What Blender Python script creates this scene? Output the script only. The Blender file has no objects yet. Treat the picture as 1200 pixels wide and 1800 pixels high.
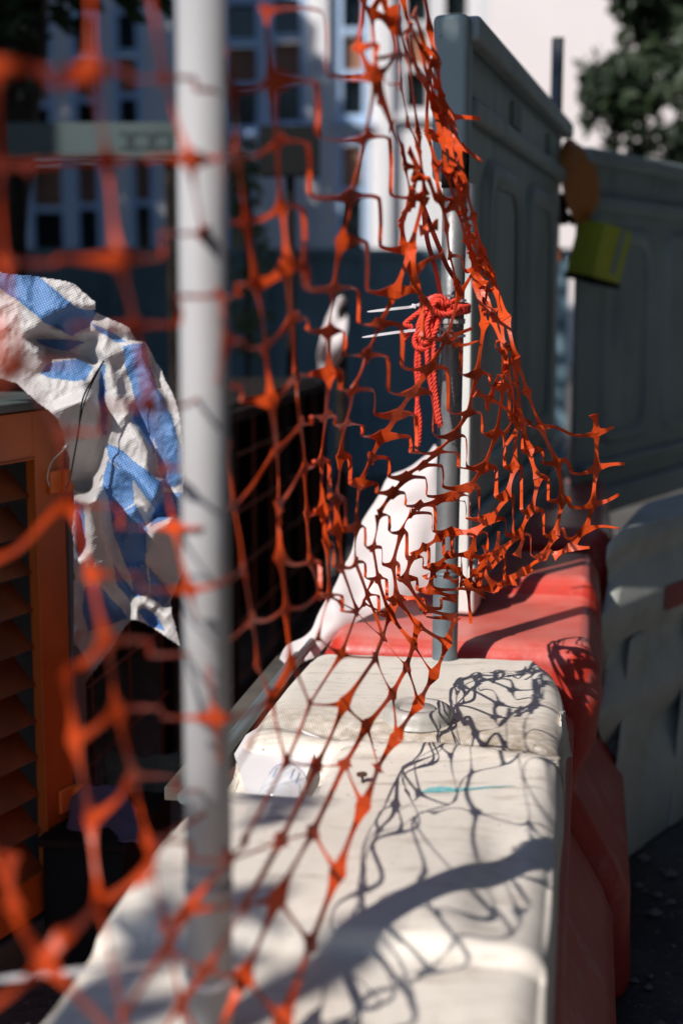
import bpy, bmesh, math, random
import numpy as np
from math import radians, sin, cos, tan, pi, sqrt, exp, atan2
from mathutils import Vector, Matrix, noise, geometry
random.seed(7)
S = bpy.context.scene
C = S.collection
# ---------------------------------------------------------------- camera
PITCH = radians(8.87); CP, SP = cos(PITCH), sin(PITCH)
cam_d = bpy.data.cameras.new("camera"); cam = bpy.data.objects.new("camera", cam_d); C.objects.link(cam)
cam.location = (0, 0, 1.56); cam.rotation_euler = (pi/2 - PITCH, 0, 0)
cam_d.sensor_width = 36; cam_d.lens = 50; cam_d.clip_end = 500; cam_d.clip_start = .05
cam_d.dof.use_dof = True; cam_d.dof.focus_distance = 2.68; cam_d.dof.aperture_fstop = 1.9
cam_d.dof.aperture_blades = 0
S.camera = cam
# ---------------------------------------------------------------- light
EL = radians(39); AZ = (-.67, -.74)
SUN = Vector((AZ[0]*cos(EL), AZ[1]*cos(EL), sin(EL))).normalized()     # towards the sun
w = bpy.data.worlds.new("World"); S.world = w; w.use_nodes = True
nt = w.node_tree; bg = nt.nodes["Background"]
sky = nt.nodes.new("ShaderNodeTexSky"); sky.sky_type = 'NISHITA'; sky.sun_disc = False
sky.ozone_density = 5; sky.dust_density = .3; sky.sun_elevation = EL; sky.sun_rotation = atan2(SUN.x, SUN.y) % (2*pi)
nt.links.new(sky.outputs[0], bg.inputs[0]); bg.inputs[1].default_value = 0.08
sd = bpy.data.lights.new("sun", 'SUN'); sun = bpy.data.objects.new("sun", sd); C.objects.link(sun)
sd.energy = 5.0; sd.angle = radians(.5); sd.color = (1, .95, .90)
sun.rotation_euler = SUN.to_track_quat('Z', 'Y').to_euler(); sun.location = (-3, -3, 6)
S.view_settings.view_transform = 'Standard'; S.view_settings.look = 'None'
S.view_settings.exposure = 0.12; S.view_settings.gamma = 1
S.render.engine = 'CYCLES'; S.cycles.use_denoising = True
S.cycles.max_bounces = 6; S.cycles.diffuse_bounces = 3; S.cycles.transparent_max_bounces = 8

# ---------------------------------------------------------------- helpers
def ray(x, y):
    a = (x-600)/2500; b = -(y-900)/2500
    return Vector((a, CP+SP*b, -SP+CP*b))
def W(x, y, Y):
    r = ray(x, y); return Vector((0, 0, 1.56)) + r*(Y/r.y)
def G(x, y, z=.8):
    r = ray(x, y); return Vector((0, 0, 1.56)) + r*((z-1.56)/r.z)
BD = Vector((.17, .985, 0)).normalized(); BN = Vector((.985, -.17, 0)).normalized()
def B(u, v, z): p = BN*u + BD*v; return Vector((p.x, p.y, z))
def UV(p): return p.dot(BN), p.dot(BD)

def link(o): C.objects.link(o); return o
def tag(o, label=None, cat=None, group=None, kind=None):
    for k, v in (('label', label), ('category', cat), ('group', group), ('kind', kind)):
        if v: o[k] = v
    return o
def empty(name, loc=(0, 0, 0), rz=0):
    o = bpy.data.objects.new(name, None); o.location = loc; o.rotation_euler = (0, 0, rz)
    o.empty_display_size = .05; return link(o)
class MB:
    def __init__(s): s.v = []; s.f = []; s.m = []; s.mi = 0; s.uv = None
    def add(s, vs, fs):
        n = len(s.v); s.v += [tuple(v) for v in vs]; s.f += [tuple(i+n for i in f) for f in fs]; s.m += [s.mi]*len(fs); return s
    def box(s, c, d, rot=None):
        c = Vector(c); vs = []
        for x in (-1, 1):
            for y in (-1, 1):
                for z in (-1, 1):
                    q = Vector((x*d[0]/2, y*d[1]/2, z*d[2]/2))
                    if rot is not None: q = rot @ q
                    vs.append(c+q)
        return s.add(vs, [(0, 1, 3, 2), (4, 6, 7, 5), (0, 4, 5, 1), (2, 3, 7, 6), (0, 2, 6, 4), (1, 5, 7, 3)])
    def hexa(s, P):   # 8 points: 4 bottom loop, 4 top loop
        return s.add(P, [(3, 2, 1, 0), (4, 5, 6, 7), (0, 1, 5, 4), (1, 2, 6, 5), (2, 3, 7, 6), (3, 0, 4, 7)])
    def tube(s, pts, r, n=10, cap=True):
        pts = [Vector(p) for p in pts]; N = len(pts)
        rs = r if isinstance(r, (list, tuple)) else [r]*N
        up = Vector((0, 0, 1)); vs = []
        t0 = (pts[1]-pts[0]).normalized()
        a = t0.cross(up if abs(t0.z) < .9 else Vector((1, 0, 0))).normalized()
        for i, p in enumerate(pts):
            t = (pts[min(i+1, N-1)]-pts[max(i-1, 0)])
            t = t.normalized() if t.length > 1e-9 else t0
            a = (a - t*a.dot(t)); a = a.normalized() if a.length > 1e-6 else t.orthogonal().normalized()
            b = t.cross(a)
            for k in range(n):
                th = 2*pi*k/n; vs.append(p + (a*cos(th)+b*sin(th))*rs[i])
        fs = [(i*n+k, i*n+(k+1) % n, (i+1)*n+(k+1) % n, (i+1)*n+k) for i in range(N-1) for k in range(n)]
        if cap: fs += [tuple(range(n))[::-1], tuple((N-1)*n+k for k in range(n))]
        return s.add(vs, fs)
    def build(s, name, mats, parent=None, smooth=False, bevel=0, sub=0, solid=0, seg=2, auto=None):
        me = bpy.data.meshes.new(name); me.from_pydata(s.v, [], s.f)
        for m in (mats if isinstance(mats, (list, tuple)) else [mats]): me.materials.append(m)
        me.polygons.foreach_set('material_index', s.m)
        if s.uv is not None:
            l = me.uv_layers.new(name='UVMap')
            for lp in me.loops: l.data[lp.index].uv = s.uv[lp.vertex_index]
        bm = bmesh.new(); bm.from_mesh(me)
        if s.uv is None: bmesh.ops.recalc_face_normals(bm, faces=bm.faces)
        bm.to_mesh(me); bm.free()
        if smooth: me.polygons.foreach_set('use_smooth', [True]*len(me.polygons))
        me.update()
        o = link(bpy.data.objects.new(name, me))
        if parent is not None: o.parent = parent
        if solid: md = o.modifiers.new('solid', 'SOLIDIFY'); md.thickness = solid; md.offset = 0
        if bevel:
            md = o.modifiers.new('bevel', 'BEVEL'); md.width = bevel; md.segments = seg; md.limit_method = 'ANGLE'; md.angle_limit = radians(30)
            me.polygons.foreach_set('use_smooth', [True]*len(me.polygons))
            md2 = o.modifiers.new('wn', 'WEIGHTED_NORMAL'); md2.keep_sharp = True
        if sub: md = o.modifiers.new('sub', 'SUBSURF'); md.levels = sub; md.render_levels = sub
        return o
def catmull(P, n=6, closed=False):
    P = [Vector(p) for p in P]; out = []
    N = len(P)
    for i in range(N-1):
        p0 = P[max(i-1, 0)]; p1 = P[i]; p2 = P[i+1]; p3 = P[min(i+2, N-1)]
        for k in range(n):
            t = k/n
            out.append(.5*((2*p1)+(p2-p0)*t+(2*p0-5*p1+4*p2-p3)*t*t+(3*p1-p0-3*p2+p3)*t**3))
    out.append(P[-1]); return out

# ---------------------------------------------------------------- materials
def mat(name, col, rough=.6, metal=0, var=.15, vscale=8, bump=0, bscale=60, spec=.5, col2=None, trans=0, coords='Object', detail=6, dist=.002):
    m = bpy.data.materials.new(name); m.use_nodes = True; n = m.node_tree; N = n.nodes; L = n.links
    b = N['Principled BSDF']; b.inputs['Roughness'].default_value = rough; b.inputs['Metallic'].default_value = metal
    b.inputs['Specular IOR Level'].default_value = spec
    tc = N.new('ShaderNodeTexCoord')
    nz = N.new('ShaderNodeTexNoise'); nz.inputs['Scale'].default_value = vscale; nz.inputs['Detail'].default_value = detail; nz.inputs['Roughness'].default_value = .6
    L.new(tc.outputs[coords], nz.inputs['Vector'])
    rp = N.new('ShaderNodeValToRGB')
    c2 = col2 or tuple(c*(1-var*2) for c in col)
    rp.color_ramp.elements[0].position = .35; rp.color_ramp.elements[1].position = .65
    rp.color_ramp.elements[0].color = (*c2, 1); rp.color_ramp.elements[1].color = (*col, 1)
    L.new(nz.outputs['Fac'], rp.inputs[0]); L.new(rp.outputs[0], b.inputs['Base Color'])
    if bump:
        n2 = N.new('ShaderNodeTexNoise'); n2.inputs['Scale'].default_value = bscale; n2.inputs['Detail'].default_value = 5
        L.new(tc.outputs[coords], n2.inputs['Vector'])
        bp = N.new('ShaderNodeBump'); bp.inputs['Strength'].default_value = bump; bp.inputs['Distance'].default_value = dist
        L.new(n2.outputs['Fac'], bp.inputs['Height']); L.new(bp.outputs[0], b.inputs['Normal'])
        m['bump'] = bp.name
    if trans:
        out = [q for q in N if q.type == 'OUTPUT_MATERIAL'][0]
        t = N.new('ShaderNodeBsdfTranslucent'); mx = N.new('ShaderNodeMixShader'); mx.inputs[0].default_value = trans
        L.new(rp.outputs[0], t.inputs[0]); L.new(b.outputs[0], mx.inputs[1]); L.new(t.outputs[0], mx.inputs[2]); L.new(mx.outputs[0], out.inputs[0])
    m['ramp'] = rp.name
    return m
def layer(m, col, mask_fn):
    """mix col over the base colour with a node mask built by mask_fn(N, L, texcoord) -> socket"""
    n = m.node_tree; N = n.nodes; L = n.links; b = N['Principled BSDF']
    src = b.inputs['Base Color'].links[0].from_socket
    tc = [q for q in N if q.type == 'TEX_COORD'][0]
    mx = N.new('ShaderNodeMix'); mx.data_type = 'RGBA'
    L.new(mask_fn(N, L, tc), mx.inputs[0]); L.new(src, mx.inputs[6]); mx.inputs[7].default_value = (*col, 1)
    L.new(mx.outputs[2], b.inputs['Base Color'])
    return m
def noise_mask(scale, lo, hi, sx=(1, 1, 1), amt=1.0, detail=8):
    def f(N, L, tc):
        mp = N.new('ShaderNodeMapping'); mp.inputs['Scale'].default_value = sx
        L.new(tc.outputs['Object'], mp.inputs[0])
        nz = N.new('ShaderNodeTexNoise'); nz.inputs['Scale'].default_value = scale; nz.inputs['Detail'].default_value = detail; nz.inputs['Roughness'].default_value = .65
        L.new(mp.outputs[0], nz.inputs['Vector'])
        mr = N.new('ShaderNodeMapRange'); mr.inputs[1].default_value = lo; mr.inputs[2].default_value = hi; mr.inputs[4].default_value = amt
        L.new(nz.outputs['Fac'], mr.inputs[0]); return mr.outputs[0]
    return f

M = {}
M['net'] = mat('orange_plastic', (.78, .085, .009), .42, var=.16, vscale=12, trans=.24, bump=.25, bscale=150)
M['galv'] = mat('galvanised_steel', (.27, .275, .28), .45, .55, var=.16, vscale=9, bump=.25, bscale=90)
layer(M['galv'], (.19, .085, .035), noise_mask(7, .54, .66, (2.2, 2.2, .5), .85))
layer(M['galv'], (.10, .105, .11), noise_mask(13, .52, .64, (1.6, 1.6, .35), .7))
M['galv_clean'] = mat('bright_galvanised_steel', (.37, .365, .37), .6, .0, var=.05, vscale=6, bump=.15, bscale=60, spec=.2)
layer(M['galv_clean'], (.36, .34, .33), noise_mask(16, .56, .68, (1, 1, .3), .6))
M['pvc'] = mat('grey_barrier_plastic', (.32, .40, .41), .55, var=.10, vscale=3.5, bump=.3, bscale=50)
layer(M['pvc'], (.035, .04, .045), noise_mask(34, .66, .74, (1, 1, 1), .8))
layer(M['pvc'], (.06, .14, .18), noise_mask(2.2, .60, .66, (1, 1, .25), .45))
M['pvc_face'] = mat('pale_flange_plastic', (.66, .66, .63), .5, var=.06, vscale=8, bump=.2, bscale=80)
layer(M['pvc_face'], (.10, .10, .10), noise_mask(60, .68, .74, (1, 1, 1), .9))
M['red'] = mat('red_barrier_plastic', (.56, .042, .025), .38, var=.10, vscale=6, bump=.3, bscale=70)
layer(M['red'], (.62, .30, .27), noise_mask(11, .50, .68, (1, 1, 1), .40))
layer(M['red'], (.16, .07, .05), noise_mask(26, .64, .72, (1, 1, 1), .55))
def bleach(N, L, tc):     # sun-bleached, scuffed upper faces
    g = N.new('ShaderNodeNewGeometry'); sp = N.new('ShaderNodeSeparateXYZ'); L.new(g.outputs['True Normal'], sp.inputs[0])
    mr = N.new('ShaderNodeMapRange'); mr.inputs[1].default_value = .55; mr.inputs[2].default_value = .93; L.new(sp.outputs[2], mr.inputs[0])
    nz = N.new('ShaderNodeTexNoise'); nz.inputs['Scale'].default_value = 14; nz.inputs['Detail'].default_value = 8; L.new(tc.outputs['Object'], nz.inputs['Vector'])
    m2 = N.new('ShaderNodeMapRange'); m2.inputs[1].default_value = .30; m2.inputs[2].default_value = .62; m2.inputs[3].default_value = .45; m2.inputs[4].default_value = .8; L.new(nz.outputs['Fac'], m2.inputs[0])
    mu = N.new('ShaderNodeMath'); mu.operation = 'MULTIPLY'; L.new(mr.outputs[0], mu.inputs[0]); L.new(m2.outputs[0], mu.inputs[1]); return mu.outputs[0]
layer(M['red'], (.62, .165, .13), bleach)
M['redtop'] = mat('chalky_red_barrier_plastic', (.64, .17, .16), .5, var=.10, vscale=9, bump=.35, bscale=90)
layer(M['redtop'], (.66, .40, .38), noise_mask(7, .46, .66, (1, 1, 1), .5))
layer(M['redtop'], (.28, .08, .06), noise_mask(40, .64, .72, (1, 1, 1), .5))
M['wpl'] = mat('white_barrier_plastic', (.60, .62, .57), .6, var=.12, vscale=3, bump=.3, bscale=30)
layer(M['wpl'], (.26, .23, .16), noise_mask(4, .52, .68, (1, 1, 1), .5))
M['sign_red'] = mat('red_sticker', (.35, .02, .02), .4)
M['cap'] = mat('milky_cap_plastic', (.56, .53, .48), .38, var=.08, vscale=30, trans=.22, bump=.15, bscale=150)
M['black'] = mat('black_plastic', (.010, .011, .012), .8, spec=.15)
M['dark'] = mat('dark_rusty_steel', (.024, .018, .015), .9, spec=.1, var=.3, vscale=12)
M['nail'] = mat('rusty_nail_steel', (.09, .035, .02), .8, var=.3, vscale=90, bump=.5, bscale=300)
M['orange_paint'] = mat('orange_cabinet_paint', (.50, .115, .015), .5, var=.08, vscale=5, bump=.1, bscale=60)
M['orange_latch'] = mat('orange_latch_plastic', (.80, .19, .03), .4, var=.04)
M['gpost'] = mat('grey_cabinet_paint', (.115, .135, .14), .55, var=.08, vscale=6, bump=.1)
M['gbase'] = mat('grey_green_base_paint', (.07, .085, .075), .6, var=.12, vscale=8, bump=.2)
M['sheetw'] = mat('white_woven_tarp', (.72, .66, .65), .6, var=.03, vscale=5, trans=.2, bump=.4, bscale=25)
M['cloth'] = mat('blue_grey_cloth', (.07, .11, .20), .9, var=.25, vscale=7, col2=(.16, .08, .11), bump=.4)
M['olive'] = mat('olive_canvas', (.11, .12, .08), .8, var=.2, vscale=9, bump=.3)
M['rope'] = mat('red_rope', (.78, .050, .022), .65, var=.14, vscale=70, bump=.5, bscale=500)
M['tie'] = mat('white_cable_tie_plastic', (.84, .82, .84), .35, var=.03, trans=.15)
M['strap'] = mat('dark_red_tie_plastic', (.30, .022, .012), .4, var=.05, trans=.2)
M['lens'] = mat('amber_lens', (.78, .30, .08), .3, var=.05, trans=.35)
M['yellow'] = mat('yellow_green_plastic', (.50, .54, .05), .45, var=.08, vscale=8)
M['reflect'] = mat('pale_label', (.30, .38, .34), .4)
M['teal'] = mat('teal_spray_paint', (.03, .40, .44), .7, vscale=110, col2=(.34, .52, .50))
M['card'] = mat('white_board', (.84, .80, .79), .5, var=.03, vscale=9, bump=.15, bscale=25, trans=.1)
M['wallp'] = mat('white_wall_paint', (.74, .73, .74), .8, var=.04, vscale=.6)
M['frame_shaded'] = mat('shade_blue_window_frame', (.46, .62, .84), .6, var=.04, vscale=.8)  # blue of the skylit shade put into the colour of white frames
M['pink'] = mat('pale_pink_plaster', (.80, .73, .71), .8, var=.02, vscale=.5)
M['pane_b'] = mat('brown_blind', (.34, .155, .085), .7, var=.08, vscale=3)
M['glass'] = mat('dark_window_glass', (.012, .018, .02), .12, var=.1)
M['bluegrey'] = mat('blue_grey_site_wall', (.20, .33, .40), .7, var=.18, vscale=1.1)
M['blocker_stone'] = mat('dark_blocker_stone', (.055, .065, .075), .9, var=.2, vscale=1.5)
M['board'] = mat('grey_green_board', (.055, .085, .085), .6, var=.1, vscale=2)
M['signtext'] = mat('dark_lettering', (.040, .060, .062), .6)
M['bark'] = mat('dark_bark', (.045, .036, .028), .9, var=.3, vscale=6, bump=.8, bscale=18)
M['asphalt'] = mat('dusty_concrete_ground', (.115, .108, .098), .9, var=.3, vscale=2.2, bump=.9, bscale=22, dist=.02)
layer(M['asphalt'], (.26, .25, .22), noise_mask(38, .58, .68, (1, 1, 1), .8))
M['label_blue'] = mat('blue_print', (.06, .20, .52), .4)
def clear_plastic(name, col=(.9, .93, .96), a=.62):
    m = bpy.data.materials.new(name); m.use_nodes = True; N = m.node_tree.nodes; L = m.node_tree.links
    b = N['Principled BSDF']; b.inputs['Base Color'].default_value = (*col, 1); b.inputs['Roughness'].default_value = .12
    out = [q for q in N if q.type == 'OUTPUT_MATERIAL'][0]
    t = N.new('ShaderNodeBsdfTransparent'); mx = N.new('ShaderNodeMixShader'); mx.inputs[0].default_value = a
    L.new(b.outputs[0], mx.inputs[1]); L.new(t.outputs[0], mx.inputs[2]); L.new(mx.outputs[0], out.inputs[0]); return m
M['clear'] = clear_plastic('clear_bottle_plastic')
def leafmat(name, a, b_, tr=.25):
    m = mat(name, a, .55, var=.3, vscale=1.7, col2=b_, trans=tr); return m
M['leaf_dark'] = leafmat('dark_green_leaves', (.045, .075, .03), (.018, .032, .016))
M['leaf_pale'] = leafmat('pale_green_leaves', (.15, .19, .08), (.07, .10, .045))

def weave_bump(m, sx, sy, strength, dist, coords='Object', rot=0):
    """fine woven-tape relief"""
    N = m.node_tree.nodes; L = m.node_tree.links; b = N['Principled BSDF']
    tc = [q for q in N if q.type == 'TEX_COORD'][0]
    mp = N.new('ShaderNodeMapping'); mp.inputs['Rotation'].default_value = (0, 0, rot); L.new(tc.outputs[coords], mp.inputs[0])
    ws = []
    for ax, sc in (('X', sx), ('Y', sy)):
        wv = N.new('ShaderNodeTexWave'); wv.wave_type = 'BANDS'; wv.bands_direction = ax
        wv.inputs['Scale'].default_value = sc; wv.inputs['Distortion'].default_value = .6; wv.inputs['Detail'].default_value = 1.5; wv.inputs['Detail Scale'].default_value = .4
        L.new(mp.outputs[0], wv.inputs['Vector']); ws.append(wv.outputs['Fac'])
    mu = N.new('ShaderNodeMath'); mu.operation = 'ADD'; L.new(ws[0], mu.inputs[0]); L.new(ws[1], mu.inputs[1])
    bp = N.new('ShaderNodeBump'); bp.inputs['Strength'].default_value = strength; bp.inputs['Distance'].default_value = dist
    L.new(mu.outputs[0], bp.inputs['Height'])
    old = b.inputs['Normal'].links
    if old: L.new(old[0].from_socket, bp.inputs['Normal'])
    L.new(bp.outputs[0], b.inputs['Normal'])
    return mu.outputs[0]
M['cover'] = mat('cream_woven_sheeting', (.77, .70, .61), .55, var=.05, vscale=5, bump=.25, bscale=40)
weave_bump(M['cover'], 75, 75, .35, .0012, rot=-.17)
layer(M['cover'], (.50, .43, .36), noise_mask(5, .52, .70, (1, 1, 1), .5))
layer(M['cover'], (.36, .29, .22), noise_mask(26, .54, .70, (.35, 1.6, 1), .75))
layer(M['cover'], (.30, .25, .20), noise_mask(3.2, .60, .74, (1, 1, 1), .7, 12))
layer(M['cover'], (.17, .13, .09), noise_mask(90, .68, .74, (1, 1, 1), .8, 2))
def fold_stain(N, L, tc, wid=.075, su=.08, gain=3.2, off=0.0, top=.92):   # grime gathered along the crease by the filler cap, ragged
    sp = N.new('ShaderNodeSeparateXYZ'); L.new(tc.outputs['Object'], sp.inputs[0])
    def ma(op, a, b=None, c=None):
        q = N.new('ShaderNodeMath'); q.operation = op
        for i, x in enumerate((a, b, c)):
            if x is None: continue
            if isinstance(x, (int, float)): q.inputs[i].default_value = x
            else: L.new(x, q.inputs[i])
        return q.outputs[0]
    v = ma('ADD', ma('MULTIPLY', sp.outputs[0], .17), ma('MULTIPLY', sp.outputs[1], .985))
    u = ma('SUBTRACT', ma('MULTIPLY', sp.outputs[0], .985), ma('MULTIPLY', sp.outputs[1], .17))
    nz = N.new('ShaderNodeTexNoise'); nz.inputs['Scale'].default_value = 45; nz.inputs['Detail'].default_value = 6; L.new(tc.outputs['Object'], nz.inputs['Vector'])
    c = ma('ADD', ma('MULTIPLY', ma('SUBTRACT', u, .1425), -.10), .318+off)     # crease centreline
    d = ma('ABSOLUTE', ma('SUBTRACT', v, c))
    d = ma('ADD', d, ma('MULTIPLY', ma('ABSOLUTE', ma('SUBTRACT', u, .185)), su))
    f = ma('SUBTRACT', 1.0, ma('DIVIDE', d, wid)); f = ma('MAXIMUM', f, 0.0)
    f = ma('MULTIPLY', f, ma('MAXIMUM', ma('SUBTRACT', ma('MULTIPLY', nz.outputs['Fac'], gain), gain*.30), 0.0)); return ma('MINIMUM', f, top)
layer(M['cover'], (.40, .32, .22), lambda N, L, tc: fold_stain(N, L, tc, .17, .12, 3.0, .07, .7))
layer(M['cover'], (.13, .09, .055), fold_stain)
def bagmat(name, c1, c2, rot):
    m = mat(name, c1, .5, var=.06, vscale=14, trans=.15, bump=.35, bscale=60)
    s = weave_bump(m, 30, 30, .4, .0015, 'UV', rot)
    N = m.node_tree.nodes; L = m.node_tree.links; b = N['Principled BSDF']
    src = b.inputs['Base Color'].links[0].from_socket
    mr = N.new('ShaderNodeMapRange'); mr.inputs[1].default_value = .9; mr.inputs[2].default_value = 1.7; L.new(s, mr.inputs[0])
    mx = N.new('ShaderNodeMix'); mx.data_type = 'RGBA'; L.new(mr.outputs[0], mx.inputs[0]); L.new(src, mx.inputs[6]); mx.inputs[7].default_value = (*c2, 1)
    L.new(mx.outputs[2], b.inputs['Base Color']); return m
M['bag_w'] = bagmat('white_woven_sacking', (.56, .54, .53), (.70, .67, .65), .6)
M['bag_b'] = bagmat('blue_woven_sacking', (.04, .16, .43), (.26, .42, .66), .6)

# ---------------------------------------------------------------- setting: ground
mb = MB()
gx = [-60, -20, -8] + [-4+.25*i for i in range(37)] + [8, 20, 60]; gy = [-10, -2] + [.5+.25*i for i in range(43)] + [16, 30, 60, 120]
for y in gy:
    for x in gx:
        z = 0
        if -4 <= x <= 5 and .5 <= y <= 11.2: z = noise.noise(Vector((x*1.7, y*1.7, 0)))*.012
        mb.v.append((x, y, z))
nx = len(gx)
mb.f = [(j*nx+i, j*nx+i+1, (j+1)*nx+i+1, (j+1)*nx+i) for j in range(len(gy)-1) for i in range(nx-1)]; mb.m = [0]*len(mb.f)
tag(mb.build('ground', M['asphalt'], smooth=True), kind='structure')
mb = MB()
for i in range(420):
    x = random.uniform(.55, 2.0); y = random.uniform(2.5, 5.5); r = random.choice((.004, .007, .012, .02))*random.uniform(.6, 1.2)
    vs = []; c = Vector((x, y, r*.4))
    for k in range(6):
        a = k*pi/3; vs.append(c+Vector((cos(a)*r*random.uniform(.7, 1.2), sin(a)*r*random.uniform(.7, 1.2), 0)))
    vs += [c+Vector((0, 0, r*.7)), c-Vector((0, 0, r*.7))]
    mb.add(vs, [(k, (k+1) % 6, 6) for k in range(6)] + [((k+1) % 6, k, 7) for k in range(6)])
tag(mb.build('gravel', mat('grit', (.22, .20, .17), .9), ), 'loose grit scattered on the dusty ground', kind='stuff')

# ---------------------------------------------------------------- buildings
YF = 22.0
def fz(y, Y=YF): return W(600, y, Y).z
def fx(x, Y=YF): return W(x, 700, Y).x
mainb = empty('building', (fx(300), YF, 0))
tag(mainb, 'white colonial building with tall white-framed windows and brown blinds, behind the site wall', 'building')
def bput(mbx, name, m, par, **k):   # world-space mesh under an empty
    o = mbx.build(name, m, None, **k); o.parent = par
    o.matrix_parent_inverse = Matrix.Translation(-Vector(par.location)) if par.type == 'EMPTY' else Matrix.Identity(4)
    return o
def part(mbx, name, m, par, **k):
    o = mbx.build(name, m, None, **k)
    root = par
    while root.parent: root = root.parent
    o.parent = par
    # every root sits unrotated: undo its translation in mesh data, once
    if root.type == 'EMPTY':
        loc = root.location
        for vv in o.data.vertices: vv.co -= loc
    return o
wins = []   # (x0,x1,y0,ymid,y1) in pixels of the facade
for (xa, xb) in ((396, 466), (474, 540), (592, 646), (698, 756), (764, 822), (60, 112), (140, 192), (212, 262)):
    dy = -(xa-430)*.10
    wins.append((xa, xb, 62+dy-70, 75+dy, 146+dy, 228+dy))
for (xa, xb) in ((60, 130), (138, 190), (236, 282), (396, 450), (592, 646)):
    dy = -(xa-430)*.06
    wins.append((xa, xb, 245+dy, 262+dy, 345+dy, 462+dy))
mb = MB()
# wall built as strips around the openings
ops = sorted([(fx(a), fx(b), fz(y3), fz(y0)) for a, b, y0, y1, y2, y3 in wins])
xs = sorted(set([fx(-700), fx(838)] + [q for o in ops for q in o[:2]]))
for x0, x1 in zip(xs[:-1], xs[1:]):
    if x1-x0 < 1e-4: continue
    xm = (x0+x1)/2
    hs = sorted([(o[2], o[3]) for o in ops if o[0] < xm < o[1]])
    z = 0
    for a, b in hs + [(9.5, 9.5)]:
        if a > z+.01: mb.box((xm, YF+.2, (z+a)/2), (x1-x0+.0, .4, a-z))
        z = max(z, b)
part(mb, 'wall', M['wallp'], mainb)
for a, b, y0, y1, y2, y3 in wins:
    x0, x1, zt, za, zb, zc = fx(a), fx(b), fz(y0), fz(y1), fz(y2), fz(y3)
    mb = MB(); t = .085
    mb.box(((x0+t/2), YF+.05, (zt+zc)/2), (t, .14, zt-zc)); mb.box((x1-t/2, YF+.05, (zt+zc)/2), (t, .14, zt-zc))
    for z in (zt-t/2, za+t/2, zb, zc+t/2): mb.box(((x0+x1)/2, YF+.06, z), (x1-x0-2*t, .12, t))
    mb.box(((x0+x1)/2, YF-.06, zc-.05), (x1-x0+.12, .12, .09))
    wf = part(mb, 'window', M['wallp'] if a > 650 else M['frame_shaded'], mainb)
    mb = MB().box(((x0+x1)/2, YF+.13, (za+zb)/2), (x1-x0-.1, .02, za-zb-.02)); part(mb, 'blind', M['pane_b'], wf)
    mb = MB().box(((x0+x1)/2, YF+.16, (zb+zc)/2), (x1-x0-.1, .02, zb-zc-.02))
    part(mb, 'pane', M['glass'], wf); mb = MB().box(((x0+x1)/2, YF+.16, (zt+za)/2), (x1-x0-.1, .02, zt-za-.02)); part(mb, 'pane', M['glass'], wf)
for xp in (386, 568, 676, 838): part(MB().box((fx(xp), YF-.10, 4.7), (.16, .16, 9.4)), 'pilaster', M['wallp'], mainb)
mb = MB().box((fx(300), YF-.12, 9.6), (14, .7, .3)); part(mb, 'cornice', M['wallp'], mainb)
pb = empty('annex_building', (fx(960, 30), 30, 0)); tag(pb, 'plain pale pink sunlit building rising behind the grey hoarding', 'building')
mb = MB().box((fx(1100, 30), 32, 7.5), (fx(1700, 30)-fx(500, 30), 4, 15)); part(mb, 'wall', M['pink'], pb)
mb = MB().box((fx(1100, 30), 31.9, 15.15), (fx(1700, 30)-fx(500, 30)+.4, 4.6, .3)); part(mb, 'parapet', M['pink'], pb)
for (cx_, cy_, sx_, sy_, h_, lab) in ((-7.5, 10.2, 6, 13.4, 7.6, 'added unseen dark building along the left of the street, blocking sun and sky'), (9.0, 0, 6, 26, 12, 'added unseen dark building along the right of the street, blocking sky light'), (5, -12, 10, 5, 15, 'added unseen dark building behind the photographer, blocking sky light')):
    e = empty('building', (cx_, cy_, 0)); tag(e, lab, 'building')  # unseen buildings added to block sun and sky light
    part(MB().box((cx_, cy_, h_/2), (sx_, sy_, h_)), 'wall', M['blocker_stone'], e)
    part(MB().box((cx_, cy_, h_+.15), (sx_+.3, sy_+.3, .3)), 'parapet', M['blocker_stone'], e)
    for q in range(5):
        yy = cy_-sy_/2+(q+.5)*sy_/5; sg = 1 if cx_ < 0 else -1
        for zz in (2.2, 5.6):
            if cy_ < 0: part(MB().box((cx_-sx_/2+(q+.5)*sx_/5, cy_+sy_/2+.02, zz), (.9, .06, 1.6)), 'window', M['glass'], e)
            else: part(MB().box((cx_+sg*(sx_/2+.02), yy, zz), (.06, 1.0, 1.6)), 'window', M['glass'], e)
# shaded site wall in the middle distance
mb = MB(); YW = 12
x0, x1 = W(-300, 480, YW).x, W(1000, 480, YW).x
mb.box(((x0+x1)/2, YW+.1, .92), (x1-x0, .2, 1.84)); sw = mb.build('site_wall', M['bluegrey'])
tag(sw, 'blue-grey site wall in shade, behind the net and below the windows', 'wall')
mb = MB()
for i in range(9):
    x = x0+.3+i*(x1-x0-.6)/8
    mb.box((x, YW-.03, .93), (.09, .06, 1.86))
mb.box(((x0+x1)/2, YW+.1, 1.87), (x1-x0+.1, .28, .06))
o = mb.build('capping', M['bluegrey'], sw)
o = W(582, 585, 6.0)
mb = MB(); P = []
for j in range(9):
    y = 520+j*17; wv = (7+15*min(1, j/3)) if j < 6 else 24-5*(j-6)
    c = W(600-j*3.2, y, 6.0+.06*sin(j))
    for i in range(5): P.append(c+Vector(((i-2)/4*wv*.0048, .02*sin(i*2+j), 0)))
mb.add(P, [(j*5+i, j*5+i+1, (j+1)*5+i+1, (j+1)*5+i) for j in range(8) for i in range(4)])
o = mb.build('plastic_sheet', M['sheetw'], smooth=True, solid=.02, sub=1)
tag(o, 'small white plastic sheet hung in the background, left of the red rope', 'sheet')
mb = MB().tube([W(600, 515, 6.05), (W(600, 515, 6.05).x, 6.05, 0)], .025)
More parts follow.
